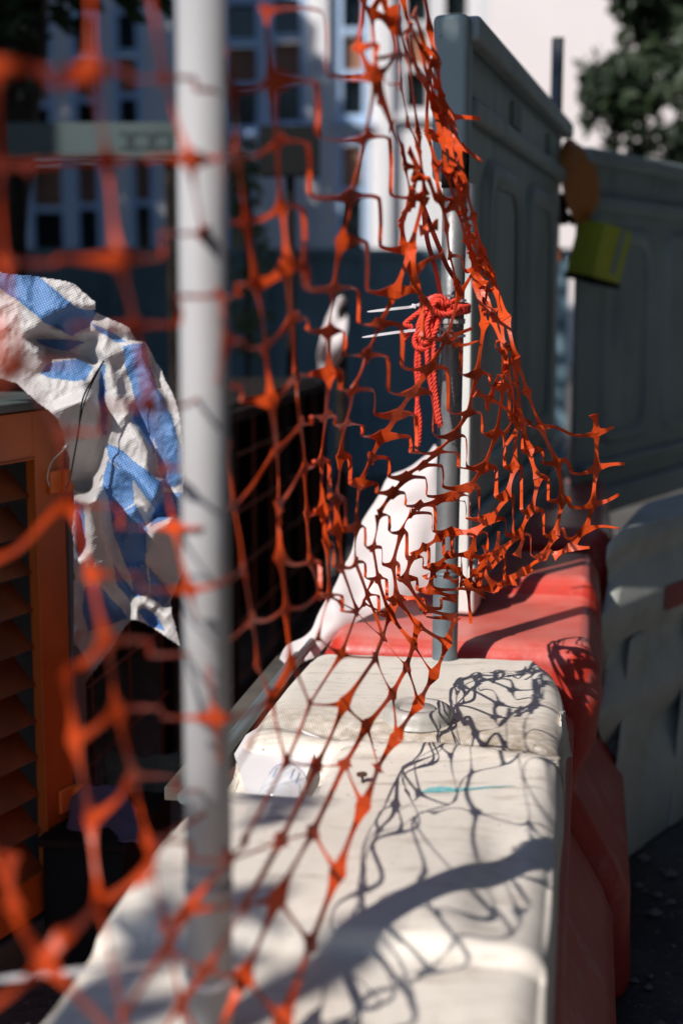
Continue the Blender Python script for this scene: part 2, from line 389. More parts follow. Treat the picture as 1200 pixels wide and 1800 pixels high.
tag(mb.build('support_post', M['dark']), 'thin grey post carrying the small white plastic sheet', 'post')

# board on two posts, black box sign
brd = empty('sign_board', (W(160, 250, 7).x, 7, 0)); tag(brd, 'long grey-green board on posts at upper left behind the net', 'board')
a = W(12, 216, 7); b = W(330, 280, 7)
part(MB().box(((a.x+b.x)/2, 7, (a.z+b.z)/2), (b.x-a.x, .04, a.z-b.z)), 'panel', M['board'], brd, bevel=.005)
mb = MB()
for k, xx in enumerate((218, 236, 256, 274, 292)): # blurred dark characters
    c = W(xx, 247, 6.975); 
    mb.box(c+Vector((0, 0, .035)), (.04, .004, .012)); mb.box(c-Vector((0, 0, .03)), (.04, .004, .012)); mb.box(c+Vector((-.014 if k % 2 else .014, 0, 0)), (.012, .005, .08))
part(mb, 'lettering', M['signtext'], brd)
for xx in (30, 300):
    c = W(xx, 250, 7.05); part(MB().tube([(c.x, 7.05, 0), (c.x, 7.05, b.z+.1)], .03), 'post', M['dark'], brd)
bx = empty('black_sign', (W(510, 265, 8).x, 8, 0)); tag(bx, 'black square sign on a grey post in front of the windows', 'sign')
a = W(456, 221, 8); b = W(562, 311, 8)
part(MB().box(((a.x+b.x)/2, 8, (a.z+b.z)/2), (b.x-a.x, .08, a.z-b.z)), 'panel', M['black'], bx, bevel=.01)
part(MB().tube([((a.x+b.x)/2, 8.06, 0), ((a.x+b.x)/2, 8.06, a.z-.05)], .025), 'post', M['dark'], bx)

# ---------------------------------------------------------------- trees
def crown(name, m, par, blobs, n, size, rnd, gap=.0):
    """leaf clumps spread through ellipsoids: blobs = (centre, radii, share)"""
    mb = MB(); R = random.Random(rnd)
    tot = sum(b[2] for b in blobs)
    for c, rad, sh in blobs:
        c = Vector(c)
        for i in range(int(n*sh/tot)):
            while True:
                d = Vector((R.uniform(-1, 1), R.uniform(-1, 1), R.uniform(-1, 1)))
                if d.length < 1: break
            p = c+Vector((d.x*rad[0], d.y*rad[1], d.z*rad[2]))
            if noise.noise(p*1.6/max(.4, size*6)) < gap: continue
            s = size*R.uniform(.6, 1.3)
            ax = Vector((R.gauss(0, 1), R.gauss(0, 1), R.gauss(0, .6))).normalized(); bx_ = ax.orthogonal().normalized()
            bx_ = Matrix.Rotation(R.uniform(0, 6.3), 3, ax) @ bx_; cx_ = ax.cross(bx_)
            q = [p-bx_*s*.5, p-bx_*s*.12+cx_*s*.2+ax*s*.05, p+bx_*s*.22+cx_*s*.17, p+bx_*s*.55, p+bx_*s*.22-cx_*s*.17, p-bx_*s*.12-cx_*s*.2+ax*s*.05]
            mb.add(q, [(0, 1, 2, 3), (0, 3, 4, 5)])
    return part(mb, name, m, par)
def trunk(par, path, r0, r1, limbs=()):
    P = catmull(path, 5); n = len(P)
    mb = MB().tube([p+Vector((noise.noise(p*2)*.05, noise.noise(p*2+Vector((5, 0, 0)))*.05, 0)) for p in P], [r0+(r1-r0)*i/(n-1) for i in range(n)], 12)
    for a, b, r in limbs: 
        Q = catmull([a, (Vector(a)+Vector(b))/2+Vector((0, 0, .15)), b], 4); mb.tube(Q, [r*(1-.75*i/(len(Q)-1)) for i in range(len(Q))], 7)
    return part(mb, 'trunk', M['bark'], par, smooth=True)
t1 = empty('tree', (-1.95, 8.4, 0)); tag(t1, 'dark tree with a thick trunk at the far left, its leaves hanging into the top', 'tree')
trunk(t1, [(-1.98, 8.4, -.05), (-1.96, 8.4, 1), (-1.98, 8.35, 2.1), (-1.78, 8.3, 3.1), (-2.1, 8.2, 4.2), (-2.8, 8.1, 5.4)], .21, .12,
      [((-1.8, 8.3, 3.0), (-1.1, 8.1, 4.1), .07), ((-1.97, 8.3, 2.4), (-2.7, 8.0, 4.0), .08), ((-2.1, 8.2, 4.2), (-4.6, 8.6, 5.2), .09), ((-2.3, 8.2, 4.6), (-.6, 9.0, 5.6), .07)])
crown('crown', M['leaf_dark'], t1, [((-3.9, 8.3, 5.5), (3.2, 2.2, 1.7), 10), ((-1.9, 8.3, 5.2), (2.4, 1.6, 1.3), 5), ((-2.5, 8.1, 3.55), (.9, .7, .8), 2.2), ((-1.5, 8.1, 3.5), (.6, .5, .55), 1.1), ((-2.05, 8.2, 3.0), (.4, .5, .6), .6), ((-1.15, 8.1, 3.3), (.28, .4, .55), .5), ((-.55, 8.2, 3.75), (.5, .4, .5), .45), ((.1, 8.8, 3.6), (.28, .3, .35), .22)], 15000, .15, 3)
t2 = empty('tree', (-8.6, 16.8, 0)); tag(t2, 'added unseen broad tree out to the left, shading the windowed building', 'tree')  # added out of view so its crown shades the facade
trunk(t2, [(-8.6, 16.8, -.05), (-8.4, 16.8, 4), (-8.4, 17.0, 7), (-8.3, 17.2, 9)], .35, .15, [((-8.4, 17, 5.5), (-6, 17.4, 8.5), .14)])
crown('crown', M['leaf_dark'], t2, [((-8.3, 17.4, 9.6), (3.5, 2.9, 4.8), 1)], 16000, .42, 5)
t3 = empty('tree', (3.9, 12.6, 0)); tag(t3, 'dense dark-leaved tree above the grey hoarding at upper right', 'tree')
c3 = W(1190, 60, 12)
trunk(t3, [(3.9, 12.6, -.05), (3.8, 12.6, 2), (3.6, 12.5, 3.6), (3.5, 12.4, 5)], .16, .07, [((3.7, 12.5, 2.6), (2.7, 12.2, 3.6), .05), ((3.6, 12.5, 3.2), (4.5, 12.4, 4.4), .05), ((3.6, 12.5, 3.6), (2.8, 12.2, 5), .05)])
crown('crown', M['leaf_dark'], t3, [((3.05, 12.3, 3.2), (1.05, 1.0, 1.0), 3.6), ((3.1, 12.3, 4.8), (1.1, 1.0, 1.2), 4), ((2.35, 12.2, 3.3), (.40, .5, .4), .8), ((2.3, 12.2, 4.15), (.38, .5, .5), .8), ((3.6, 12.3, 3.7), (.8, .8, 1.2), 2)], 11500, .15, 11, gap=-.16)
sh = empty('shrub', (W(430, 320, 9).x, 9, 0)); tag(sh, 'pale green climbing shrub below the black sign, left of its post', 'plant')
cs = W(428, 320, 9)
crown('foliage', M['leaf_pale'], sh, [((cs.x, 9, cs.z), (.12, .12, .42), 1), ((cs.x+.05, 9, cs.z-.7), (.16, .15, .5), 1)], 700, .07, 21)
part(MB().tube([(cs.x, 9, 0), (cs.x+.03, 9, cs.z)], .02, 6), 'stem', M['bark'], sh)
# two added unseen trees: the first screens the sky, the second shades chosen spots
t5 = empty('tree', (4.3, 2.6, 0)); tag(t5, 'added unseen leafy tree over the right side, screening out sky light', 'tree')
trunk(t5, [(4.3, 2.6, -.05), (4.3, 2.6, 2), (4.1, 2.7, 4), (3.8, 2.9, 6)], .2, .1, [((4.2, 2.7, 3.5), (2.4, 2.4, 5.4), .07)])
crown('crown', M['leaf_dark'], t5, [((3.6, 3.0, 6.2), (2.8, 3.6, 1.6), 1)], 8000, .32, 31)
t4 = empty('tree', (-5.6, -1.2, 0)); tag(t4, 'added unseen tree behind the photographer, leaf clumps set to shade chosen spots', 'tree')
def toward(p, k): return Vector(p)+Vector((-.67*k, -.74*k, tan(EL)*k*sqrt(.67**2+.74**2)))
SH = [  # (point shaded, distance towards the sun, radius, leaves)
    ((.24, 3.25, 2.02), 3.0, .28, 300), ((.25, 3.25, 1.80), 3.1, .17, 110), ((-.22, 1.60, .80), 3.2, .06, 9), ((-.0, 1.55, .8), 3.5, .05, 6),
    ((-.08, 2.06, .8), 3.4, .05, 9), ((-.145, 1.42, .91), 2.8, (.030, .085), 90),  ((.78, 5.38, 2.3), 4.4, .20, 150), ((.78, 5.38, 1.95), 4.4, .20, 150), ((-.33, 1.38, .85), 3.3, .08, 22),
    ((-.13, 1.66, .8), 3.3, .05, 7)]
mb = MB(); R = random.Random(4); ends = []
for p, k, r, n in SH:
    c = toward(p, k); ends.append(c)
    for i in range(n):
        q = c+Vector((R.gauss(0, r*.55), R.gauss(0, r*.55), R.gauss(0, r*.45))) if not isinstance(r, tuple) else c+Vector((.74, -.67, 0))*R.uniform(-r[0], r[0])+Vector((.3, .34, .9))*R.uniform(-r[1], r[1])*1.1
        s = R.uniform(.05, .09) if not isinstance(r, tuple) else R.uniform(.02, .032); ax = (SUN+Vector((R.gauss(0, .5), R.gauss(0, .5), R.gauss(0, .5)))).normalized(); b_ = Matrix.Rotation(R.uniform(0, 6.3), 3, ax) @ ax.orthogonal().normalized(); c_ = ax.cross(b_)
        mb.add([q-b_*s*.6, q-b_*s*.1+c_*s*.33, q+b_*s*.4+c_*s*.2, q+b_*s*.8, q+b_*s*.4-c_*s*.2, q-b_*s*.1-c_*s*.33], [(0, 1, 2, 3), (0, 3, 4, 5)])
part(mb, 'crown', M['leaf_dark'], t4)
mb = MB().tube(catmull([(-5.6, -1.2, -.05), (-5.6, -1.2, 2), (-5.5, -1.1, 4), (-5.4, -1.0, 5.6)], 4), [.22-.008*i for i in range(13)], 10)
for c in ends:
    a = Vector((-5.45, -1.05, 4.9)); mb.tube(catmull([a, a.lerp(c, .5)+Vector((0, 0, .25)), c], 4), [.008*(1-.09*i) for i in range(9)], 6)
part(mb, 'trunk', M['bark'], t4, smooth=True)

# ---------------------------------------------------------------- water barriers
UC = -.2925
def loft(rings, capends=True):
    mb = MB(); n = len(rings[0])
    for r in rings: mb.v += [tuple(p) for p in r]
    mb.f = [(j*n+i, j*n+(i+1) % n, (j+1)*n+(i+1) % n, (j+1)*n+i) for j in range(len(rings)-1) for i in range(n)]
    if capends: mb.f += [tuple(range(n))[::-1], tuple((len(rings)-1)*n+i for i in range(n))]
    mb.m = [0]*len(mb.f); return mb
def barrier_body(v0, v1, uc, H, prof, bumps, frame=B, end=.05):
    """prof: (half width, z) from the ground up; bumps(v) -> extra height of the crown"""
    rings = []; N = 34
    for j in range(N+1):
        t = j/N; v = v0+(v1-v0)*t
        e = min(v-v0, v1-v); k = 1-.10*(max(0, 1-e/end))**2
        hb = bumps(v)
        left = []; right = []
        for hw, z in prof:
            zz = z if z < H*.7 else z+hb
            zz = zz*(1-.03*(max(0, 1-e/end))**2)
            right.append(frame(uc+hw*k, v, zz)); left.append(frame(uc-hw*k, v, zz))
        rings.append(right+left[::-1])
    return loft(rings)
redprof = [(.385, .0), (.39, .04), (.385, .25), (.36, .31), (.265, .47), (.262, .50), (.29, .58), (.292, .68), (.268, .755), (.225, .80)]
wb = empty('water_barrier', B(UC, 2.0, 0)); tag(wb, 'nearest road barrier, its red body wrapped over the top in cream woven sheeting', 'barrier', 'plastic road barriers in the row')
part(barrier_body(.55, 2.985, UC, .8, [(a*.97, min(z, .70)) for a, z in redprof], lambda v: -.012), 'body', M['red'], wb, bevel=.008)
for k, (dy, sh_) in enumerate(((0, 1), (.028, -1), (.052, 1), (.078, 0), (.102, 1), (.130, -1), (.155, 1), (.185, 0))):
    for q in ((0, 0),):
        mb = MB()
        v = 2.22+dy*1.6+q[0]; z = .14+q[1]
        mb.hexa([B(UC+.388, v, z-.022), B(UC+.388, v+.007, z-.022), B(UC+.3925, v+.007, z-.022), B(UC+.3925, v, z-.022), B(UC+.386, v+.010*sh_, z+.022), B(UC+.386, v+.007+.010*sh_, z+.022), B(UC+.3905, v+.007+.010*sh_, z+.022), B(UC+.3905, v+.010*sh_, z+.022)])
        part(mb, 'embossed_letter', M['red'], wb)
# cream woven sheeting laid over it
def top_h(u, v):
    z = .80
    s = lambda x: 1/(1+exp(-max(-60, min(60, x))))
    z += -.024*s((1.575-v+.02*(u+.3))/.0035)                # lower block nearest the camera
    z += .006*s((1.93-v)/.03) - .006*s((1.60-v)/.02)
    fold = 2.30 - .10*(u+.15) + .012*sin(u*22)
    z += -.013*exp(-((v-fold-.03)/.035)**2) * s((u+.50)/.02)    # valley behind the crease
    z += .007*exp(-((v-fold+.03)/.03)**2)
    z += -.006*s((v-2.33)/.03)
    z += .004*sin(v*9+u*4)*1.0 + .0022*noise.noise(Vector((u*9, v*5, 1))) + .0008*noise.noise(Vector((u*40, v*14, 4)))
    # sunk pocket on the left, before the ridge at v=2.03
    if u < -.36:
        z += -.058*s((u+.405)/-.006)*s((v-2.045)/.0035)*s((2.285-v)/.012)
    z += -.026*s((u+.125)/.012)*s((v-1.60)/.03)*s((1.93-v)/.03)
    # tapering down to the left end far away
    z += -.010*s((v-2.90)/.03)
    return z
mb = MB(); NV, NU = 330, 120
us = []
UL, UR = -.578, -.026; RR = .045
cs_ = []  # cross-section parameter: (u, drop)
for i in range(NU+1):
    t = i/NU
    if t < .12: cs_.append((UL-.004+.006*0, -RR-.15*(1-t/.12)))
    elif t < .22:
        a = (t-.12)/.10*pi/2; cs_.append((UL+RR*(1-cos(a)), -RR+RR*sin(a)))
    elif t < .78: cs_.append((UL+RR+(UR-UL-2*RR)*(t-.22)/.56, 0))
    elif t < .87:
        a = (t-.78)/.09*pi/2; cs_.append((UR-RR+RR*sin(a), -RR+RR*cos(a)))
    else: cs_.append((UR+.003, -RR-.34*(t-.87)/.13))
for j in range(NV+1):
    v = .60+(2.965-.60)*j/NV
    nar = 0
    if v > 2.62: nar = .055*((v-2.62)/.345)**2
    for i, (u, d) in enumerate(cs_):
        uu = u
        if u > -.12: uu = u-nar*(1 if u > -.05 else (u+.12)/.07)
        z = top_h(uu, v)+d
        if d < -.02: z = .80 + d + (top_h(uu, v)-.80)*.6; uu += .003*noise.noise(Vector((v*4, d*5, 2)))+(.002*sin(v*9) if d < -.1 else 0)
        if v > 2.93: z -= 1.6*(v-2.93)**2*18
        mb.v.append(tuple(B(uu, v, z)))
n = NU+1
mb.f = [(j*n+i, j*n+i+1, (j+1)*n+i+1, (j+1)*n+i) for j in range(NV) for i in range(NU)]; mb.m = [0]*len(mb.f)
part(mb, 'sheeting', M['cover'], wb, smooth=True, solid=.0025)
# filler cap
cp = B(-.283, 2.445, 0); zc = .797
mb = MB(); prof = [(.0, .0270), (.030, .0270), (.032, .0235), (.036, .0235), (.038, .0290), (.0535, .0290), (.0585, .025), (.0605, .014), (.0605, .002), (.0635, .001), (.0635, -.006)]
ns = 72
for r, z in prof:
    for k in range(ns):
        a = 2*pi*k/ns; rr = r
        if r > .059 and k % 6 == 0 and z > .001 and r < .062: rr = r+.0022
        mb.v.append((cp.x+rr*cos(a), cp.y+rr*sin(a), zc+z))
mb.f = [(j*ns+k, j*ns+(k+1) % ns, (j+1)*ns+(k+1) % ns, (j+1)*ns+k) for j in range(len(prof)-1) for k in range(ns)]; mb.m = [0]*len(mb.f)
part(mb, 'filler_cap', M['cap'], wb, smooth=True)
mb = MB()
for r, z in ((.060, .0006), (.0665, .0008), (.0675, -.006)):
    for k in range(60): a = 2*pi*k/60; rr = r*(1+.012*sin(k*1.7)+.01*sin(k*.6)); mb.v.append((cp.x+rr*cos(a), cp.y+rr*sin(a), zc+z))
mb.f = [(j*60+k, j*60+(k+1) % 60, (j+1)*60+(k+1) % 60, (j+1)*60+k) for j in range(2) for k in range(60)]; mb.m = [0]*len(mb.f)
part(mb, 'cap_seal', mat('grimy_seal', (.16, .13, .10), .8, var=.3, vscale=60), wb, smooth=True)
# torn flap of sheeting at the right shoulder
def crumple(fn, nu, nv, amp, sc, seed, m, name, par, solid=.0015):
    mb = MB()
    for j in range(nv+1):
        for i in range(nu+1):
            p = Vector(fn(i/nu, j/nv)); q = p*sc+Vector((seed, 0, 0))
            d = Vector((noise.noise(q), noise.noise(q+Vector((9, 2, 0))), noise.noise(q+Vector((0, 7, 5)))))
            d2 = Vector((noise.noise(q*3), noise.noise(q*3+Vector((9, 2, 0))), noise.noise(q*3+Vector((0, 7, 5)))))
            mb.v.append(tuple(p+d*amp+d2*amp*.45))
    n = nu+1
    mb.f = [(j*n+i, j*n+i+1, (j+1)*n+i+1, (j+1)*n+i) for j in range(nv) for i in range(nu)]; mb.m = [0]*len(mb.f)
    if par is not None: return part(mb, name, m, par, smooth=True, solid=solid)
    return mb.build(name, m, smooth=True, solid=solid)
crumple(lambda a, b: B(-.030+.018*a*sin(b*2.6+.3), 2.53+.10*b, .785-.075*a-.01*b), 10, 16, .007, 26, 3, M['cover'], 'torn_flap', wb)
crumple(lambda a, b: B(-.13+.10*a, 2.27+.045*b-.03*a, .8035-.004*b), 20, 10, .004, 26, 8, M['cover'], 'torn_flap', wb)
# teal spray mark
mb = MB(); P = [(738, 1387), (752, 1383), (775, 1382), (800, 1383), (830, 1381), (865, 1379), (905, 1377)]; Wd = [.0006, .010, .013, .008, .004, .0025, .0006]
vs = []
for (x, y), wd in zip(P, Wd):
    g = G(x, y, .805); u, v = UV(g)
    for sgn in (-1, 1): vs.append(B(u, v+sgn*wd, top_h(u, v+sgn*wd)+.0030))
mb.add(vs, [(2*i, 2*i+1, 2*i+3, 2*i+2) for i in range(len(P)-1)])
part(mb, 'paint_mark', M['teal'], wb)
# nail
g = G(637, 1370, .803); u, v = UV(g); zt = top_h(u, v)
mb = MB().tube([Vector((g.x+.001, g.y, zt-.004)), Vector((g.x-.001, g.y+.001, zt+.013))], .0022, 8)
mb.tube([Vector((g.x-.001, g.y+.001, zt+.013)), Vector((g.x-.0012, g.y+.001, zt+.0165))], .0085, 14)
tag(mb.build('nail', M['nail']), 'rusty broad-headed nail sticking up from the cream sheeting', 'nail')

# red barriers behind
def mkred(v0, v1, uc, bumps, label, prof):
    e = empty('water_barrier', B(uc, (v0+v1)/2, 0)); tag(e, label, 'barrier', 'plastic road barriers in the row')
    part(barrier_body(v0, v1, uc, .8, prof, bumps), 'body', M['red'], e, bevel=.018, seg=3)
    return e
def bump2(v):
    s = lambda x: 1/(1+exp(-x))
    return .006+.055*s((v-3.47)/.008)-.050*s((v-3.86)/.008)
wide = [(.385, .0), (.39, .04), (.385, .25), (.35, .31), (.262, .47), (.26, .50), (.30, .58), (.312, .68), (.305, .745), (.275, .80)]
rb = mkred(3.0, 3.98, UC+.03, bump2, 'red plastic road barrier with a chalky sunlit top, directly behind the sheeted one', wide)
rb2 = mkred(4.03, 5.6, UC+.075, lambda v: .085-.05/(1+exp(-(v-4.45)/.01)), 'dark red plastic road barrier in shade, farthest in the row under the hoarding', wide)
# second row: white barriers on the right
F2d = Vector((.60, .80, 0)).normalized(); F2n = -BD*.9-F2d*.45; F2o = Vector((.735, 3.66, 0))+BD*.30
def F2(u, v, z): p = F2o+F2n*u+F2d*v; return Vector((p.x, p.y, z))
wprof = [(.30, .0), (.31, .05), (.30, .20), (.20, .29), (.18, .33), (.29, .42), (.295, .47), (.20, .56), (.19, .60), (.285, .68), (.288, .74), (.20, .81), (.20, .84), (.24, .88), (.22, .92)]
def wbumps(v): return 0
for k, (v0, v1, lab) in enumerate(((.0, 1.25, 'dirty white plastic road barrier with a red sticker, at the right edge'), (1.31, 2.6, 'dirty white plastic road barrier in the middle of the right-hand row'), (2.66, 4.0, 'dirty white plastic road barrier farthest along the right-hand row'))):
    e = empty('water_barrier', F2(0, (v0+v1)/2, 0)); tag(e, lab, 'barrier', 'white road barriers on the right')
    part(barrier_body(v0, v1, 0, .86, wprof, wbumps, F2, .12), 'body', M['wpl'], e, bevel=.02, seg=2)
    for q in range(3):      # buttress ribs on the flank
        mb = MB()
        vc = v0+.22+q*(v1-v0-.44)/2
        mb.hexa([F2(.33, vc-.13, .0), F2(.33, vc+.13, .0), F2(.15, vc+.13, .0), F2(.15, vc-.13, .0), F2(.245, vc-.05, .62), F2(.245, vc+.05, .62), F2(.15, vc+.05, .62), F2(.15, vc-.05, .62)])
        part(mb, 'rib', M['wpl'], e, bevel=.015)
    mb = MB().tube([F2(.262, v0+.62, .50), F2(.236, v0+.62, .50)], .035, 16); part(mb, 'drain_plug', M['black'], e)
    if k == 0:
        a = W(1185, 980, 1)
        pass
    if k == 1:
        mb = MB(); p0 = F2(-.2435, .98, .62)
# the sticker: flat plate standing on the flank of the first barrier
st = [o for o in C.objects if o.name.startswith('water_barrier') and o.get('label', '').startswith('dirty white plastic road barrier with a red')][0]
SA, SB = .42, .62
mb = MB(); mb.hexa([F2(.300, SA, .665), F2(.300, SB, .665), F2(.288, SB, .665), F2(.288, SA, .665), F2(.300, SA, .735), F2(.300, SB, .735), F2(.288, SB, .735), F2(.288, SA, .735)])
part(mb, 'sticker', M['sign_red'], st)

# ---------------------------------------------------------------- hoarding panels
def hoarding(p0, p1, z0, z1, label, frames):
    e = empty('hoarding_panel', (p0[0], p0[1], z0)); tag(e, label, 'hoarding', 'grey plastic hoarding panels')
    p0 = Vector((*p0, 0)); p1 = Vector((*p1, 0)); d = (p1-p0).normalized(); L = (p1-p0).length; nrm = Vector((d.y, -d.x, 0))
    def F(s, t, z): q = p0+d*s+nrm*t; return Vector((q.x, q.y, z))
    def blk(mb, s0, s1, t0, t1, za, zb): return mb.hexa([F(s0, t0, za), F(s1, t0, za), F(s1, t1, za), F(s0, t1, za), F(s0, t0, zb), F(s1, t0, zb), F(s1, t1, zb), F(s0, t1, zb)])
    mb = MB(); blk(mb, .02, L, -.02, .0, z0, z1-.02)            # web
    part(mb, 'web', M['pvc'], e, bevel=.004)
    for q in ((.0, L, .0, .045, z1-.055, z1), (.055, L, .0, .03, z1-.215, z1-.165), (.055, L, .0, .045, z0, z0+.10), (.055, L, .0, .03, z0+.17, z0+.21)):
        part(blk(MB(), *q), 'rail', M['pvc'], e, bevel=.012, seg=3)
    for s0, s1 in frames:                                          # raised panel frames with rounded corners
        mb = MB()
        za, zb = z0+.26, z1-.27; r = .10
        path = []
        for (cs0, cz, a0) in ((s1-r, zb-r, 0), (s0+r, zb-r, 90), (s0+r, za+r, 180), (s1-r, za+r, 270)):
            for q in range(6):
                a = radians(a0+q*18); path.append((cs0+r*cos(a), cz+r*sin(a)))
        nn = len(path); vs = []
        cxm = (s0+s1)/2; czm = (za+zb)/2
        for off, t in ((0, .0), (.012, .018), (.05, .018), (.062, .004)):
            for (ps, pz) in path:
                ks = (abs(ps-cxm)-off)/max(1e-6, abs(ps-cxm)); kz = (abs(pz-czm)-off)/max(1e-6, abs(pz-czm))
                vs.append(F(cxm+(ps-cxm)*ks, t, czm+(pz-czm)*kz))
        mb.add(vs, [(j*nn+i, j*nn+(i+1) % nn, (j+1)*nn+(i+1) % nn, (j+1)*nn+i) for j in range(3) for i in range(nn)])
        part(mb, 'moulding', M['pvc'], e, smooth=True)
    for k in (L*.38, L*.41, L*.44, L*.78, L*.81): part(blk(MB(), k, k+.025, .0, .012, z1-.15, z1-.08), 'notch', M['pvc'], e, bevel=.003)
    return e, F, blk
h1, F, blk = hoarding((.262, 3.25), (.795, 5.30), .815, 2.155, 'nearest grey hoarding panel, seen at a sharp slant, standing on the red barrier', [(.34, 1.02), (1.16, 1.88)])
mb = MB(); blk(mb, -.03, .045, -.058, .022, 1.80, 2.155)
part(mb, 'end_post', M['pvc'], h1, bevel=.014, seg=3)
mb = MB(); blk(mb, -.026, -.018, -.0195, -.0175, 1.81, 2.150)
part(mb, 'seam', M['black'], h1)
mb = MB(); blk(mb, -.012, .02, .006, .034, .90, 1.795)
part(mb, 'flange', M['pvc_face'], h1, bevel=.004)
mb = MB(); blk(mb, -.01, .09, -.03, .05, .812, .93)
part(mb, 'foot', M['pvc_face'], h1, bevel=.012)
h2, F_, blk_ = hoarding((.86, 5.28), (2.02, 7.0), .70, 2.07, 'second grey plastic hoarding panel beyond the slim pole, turning away to the right', [(.22, .72), (.86, 1.36), (1.5, 1.98)])
# slim pole between the panels
mb = MB(); a = W(980, 68, 5.38)
sp = mb.tube([(a.x-.003, 5.38, .0), (a.x, 5.38, a.z)], .0225, 16).build('scaffold_pole', M['galv'], smooth=True)
tag(sp, 'slim dark steel pole standing up between the two grey hoarding panels', 'pole', 'steel poles')
mb = MB().tube([(a.x, 5.38, a.z-.001), (a.x, 5.38, a.z+.002)], .0235, 16); mb.build('pole_rim', M['galv'], sp)
# warning lamp
lc = W(1023, 318, 5.3)
wl = empty('warning_lamp', (lc.x, lc.y, lc.z)); tag(wl, 'tilted amber roadwork lamp with a yellow-green battery box, hung on the slim pole', 'lamp')
def lp(x, y, dy): return W(x, y, 5.3+dy)-Vector(wl.location)
def lobj(mb, name, m, par=wl, **k): o = mb.build(name, m, par, **k); return o
# amber lens: a disc-like drum turned towards the camera's right, tilted
T = Matrix.Rotation(radians(-11), 3, 'Y') @ Matrix.Rotation(radians(58), 3, 'Z')
mb = MB(); n_ = 40
prof = [(.118, -.04), (.130, -.034), (.130, -.016), (.118, -.010), (.112, .006), (.088, .034), (.05, .046), (.0, .05)]
for r, x in [(0, -.042)]+prof:
    for k in range(n_):
        a_ = 2*pi*k/n_; mb.v.append(tuple(T @ Vector((r*cos(a_)*.86, -x, r*sin(a_)*1.18))))
mb.f = [(j*n_+k, j*n_+(k+1) % n_, (j+1)*n_+(k+1) % n_, (j+1)*n_+k) for j in range(len(prof)) for k in range(n_)]; mb.m = [0]*len(mb.f)
ln_ = lobj(mb, 'lens', M['lens'], smooth=True)
mb = MB()
for r_, y_ in ((.128, -.025),): mb.tube([T @ Vector((r_*cos(q*2*pi/40)*.86, -y_-.0, r_*sin(q*2*pi/40)*1.18)) for q in range(41)], .0075, 8, cap=False)
lobj(mb, 'rim', mat('amber_rim', (.72, .34, .12), .35), ln_, smooth=True)
mb = MB()
for q in range(-6, 7):
    z_ = q*.0165; w_ = sqrt(max(0, .105**2-z_**2))*.86
    mb.tube([T @ Vector((w_*u_, -.006-.040*(1-((z_/.115)**2))*(1-u_*u_)-.0015, z_*1.18)) for u_ in (-1, -.7, -.35, 0, .35, .7, 1)], .0022, 5)
lobj(mb, 'lens_ribs', M['lens'], ln_)
bc = W(1052, 443, 5.3)-Vector(wl.location)
Tb = Matrix.Rotation(radians(13), 3, 'Y') @ Matrix.Rotation(radians(40), 3, 'Z')
mb = MB().box(bc, (.155, .14, .20), Tb); bb = lobj(mb, 'battery_box', M['yellow'], bevel=.012, seg=3)
mb = MB().box(bc+Tb @ Vector((0, 0, -.106)), (.158, .143, .018), Tb); lobj(mb, 'base_plate', M['black'], bb, bevel=.003)
mb = MB().box(bc+Tb @ Vector((.02, -.0715, .01)), (.03, .004, .16), Tb); lobj(mb, 'label_strip', M['reflect'], bb)
mb = MB()
for q in range(4): mb.box(bc+Tb @ Vector((.0785, .02, .06-q*.036)), (.003, .03, .014), Tb)
lobj(mb, 'label_marks', M['reflect'], bb)
mb = MB().tube([W(985, 372, 5.36)-Vector(wl.location), W(1010, 392, 5.33)-Vector(wl.location)], .014, 10)
mb.tube([W(984, 395, 5.36)-Vector(wl.location), W(984, 340, 5.36)-Vector(wl.location)], .028, 12)
lobj(mb, 'bracket', M['dark'])
mb = MB().box(W(983, 446, 5.34)-Vector(wl.location), (.012, .012, .05)); lobj(mb, 'reflector', M['orange_latch'])

# ---------------------------------------------------------------- near steel poles
P1a, P1b = W(369, 1800, 1.42), W(354, -40, 1.45)
P1a = P1a+(P1a-P1b).normalized()*.25
pole1 = MB().tube([P1a, P1b+(P1b-P1a)*.15], .0245, 40).build('scaffold_pole', M['galv_clean'], smooth=True)
tag(pole1, 'thick pale steel pole close to the camera, out of focus, left of centre', 'pole', 'steel poles')
for t_, h_ in ((.30, .0015), (.315, .0008)):
    c_ = P1a.lerp(P1b, t_); MB().tube([c_, c_+(P1b-P1a).normalized()*.012], .0245+h_, 40).build('band', M['galv_clean'], pole1, smooth=True)
e2 = empty('scaffold_pole', G(781, 1150, .8)); tag(e2, 'rust-marked steel pole at the centre, standing in the barrier with red rope tied on', 'pole', 'steel poles')
def P2(y): # centreline of the second pole
    return W(781+(1150-y)*.022, y, 2.93)
mb = MB().tube([P2(1170), P2(1000), P2(800), P2(600), P2(266)], .0245, 32); part(mb, 'tube', M['galv'], e2, smooth=True)
mb = MB().tube([P2(1158), P2(1010)], .0268, 32); mb.tube([P2(1010), P2(1004)], .0285, 32); part(mb, 'socket', mat('dull_lead_paint', (.16, .20, .22), .5, .3, var=.15, vscale=20, bump=.3), e2, smooth=True, bevel=.002)
mb = MB().tube([P2(569), P2(560)], .0272, 32); part(mb, 'clamp_ring', M['galv_clean'], e2, bevel=.001)
mb = MB().tube([P2(330), P2(262)], .0275, 24); part(mb, 'end_sleeve', M['dark'], e2, smooth=True)

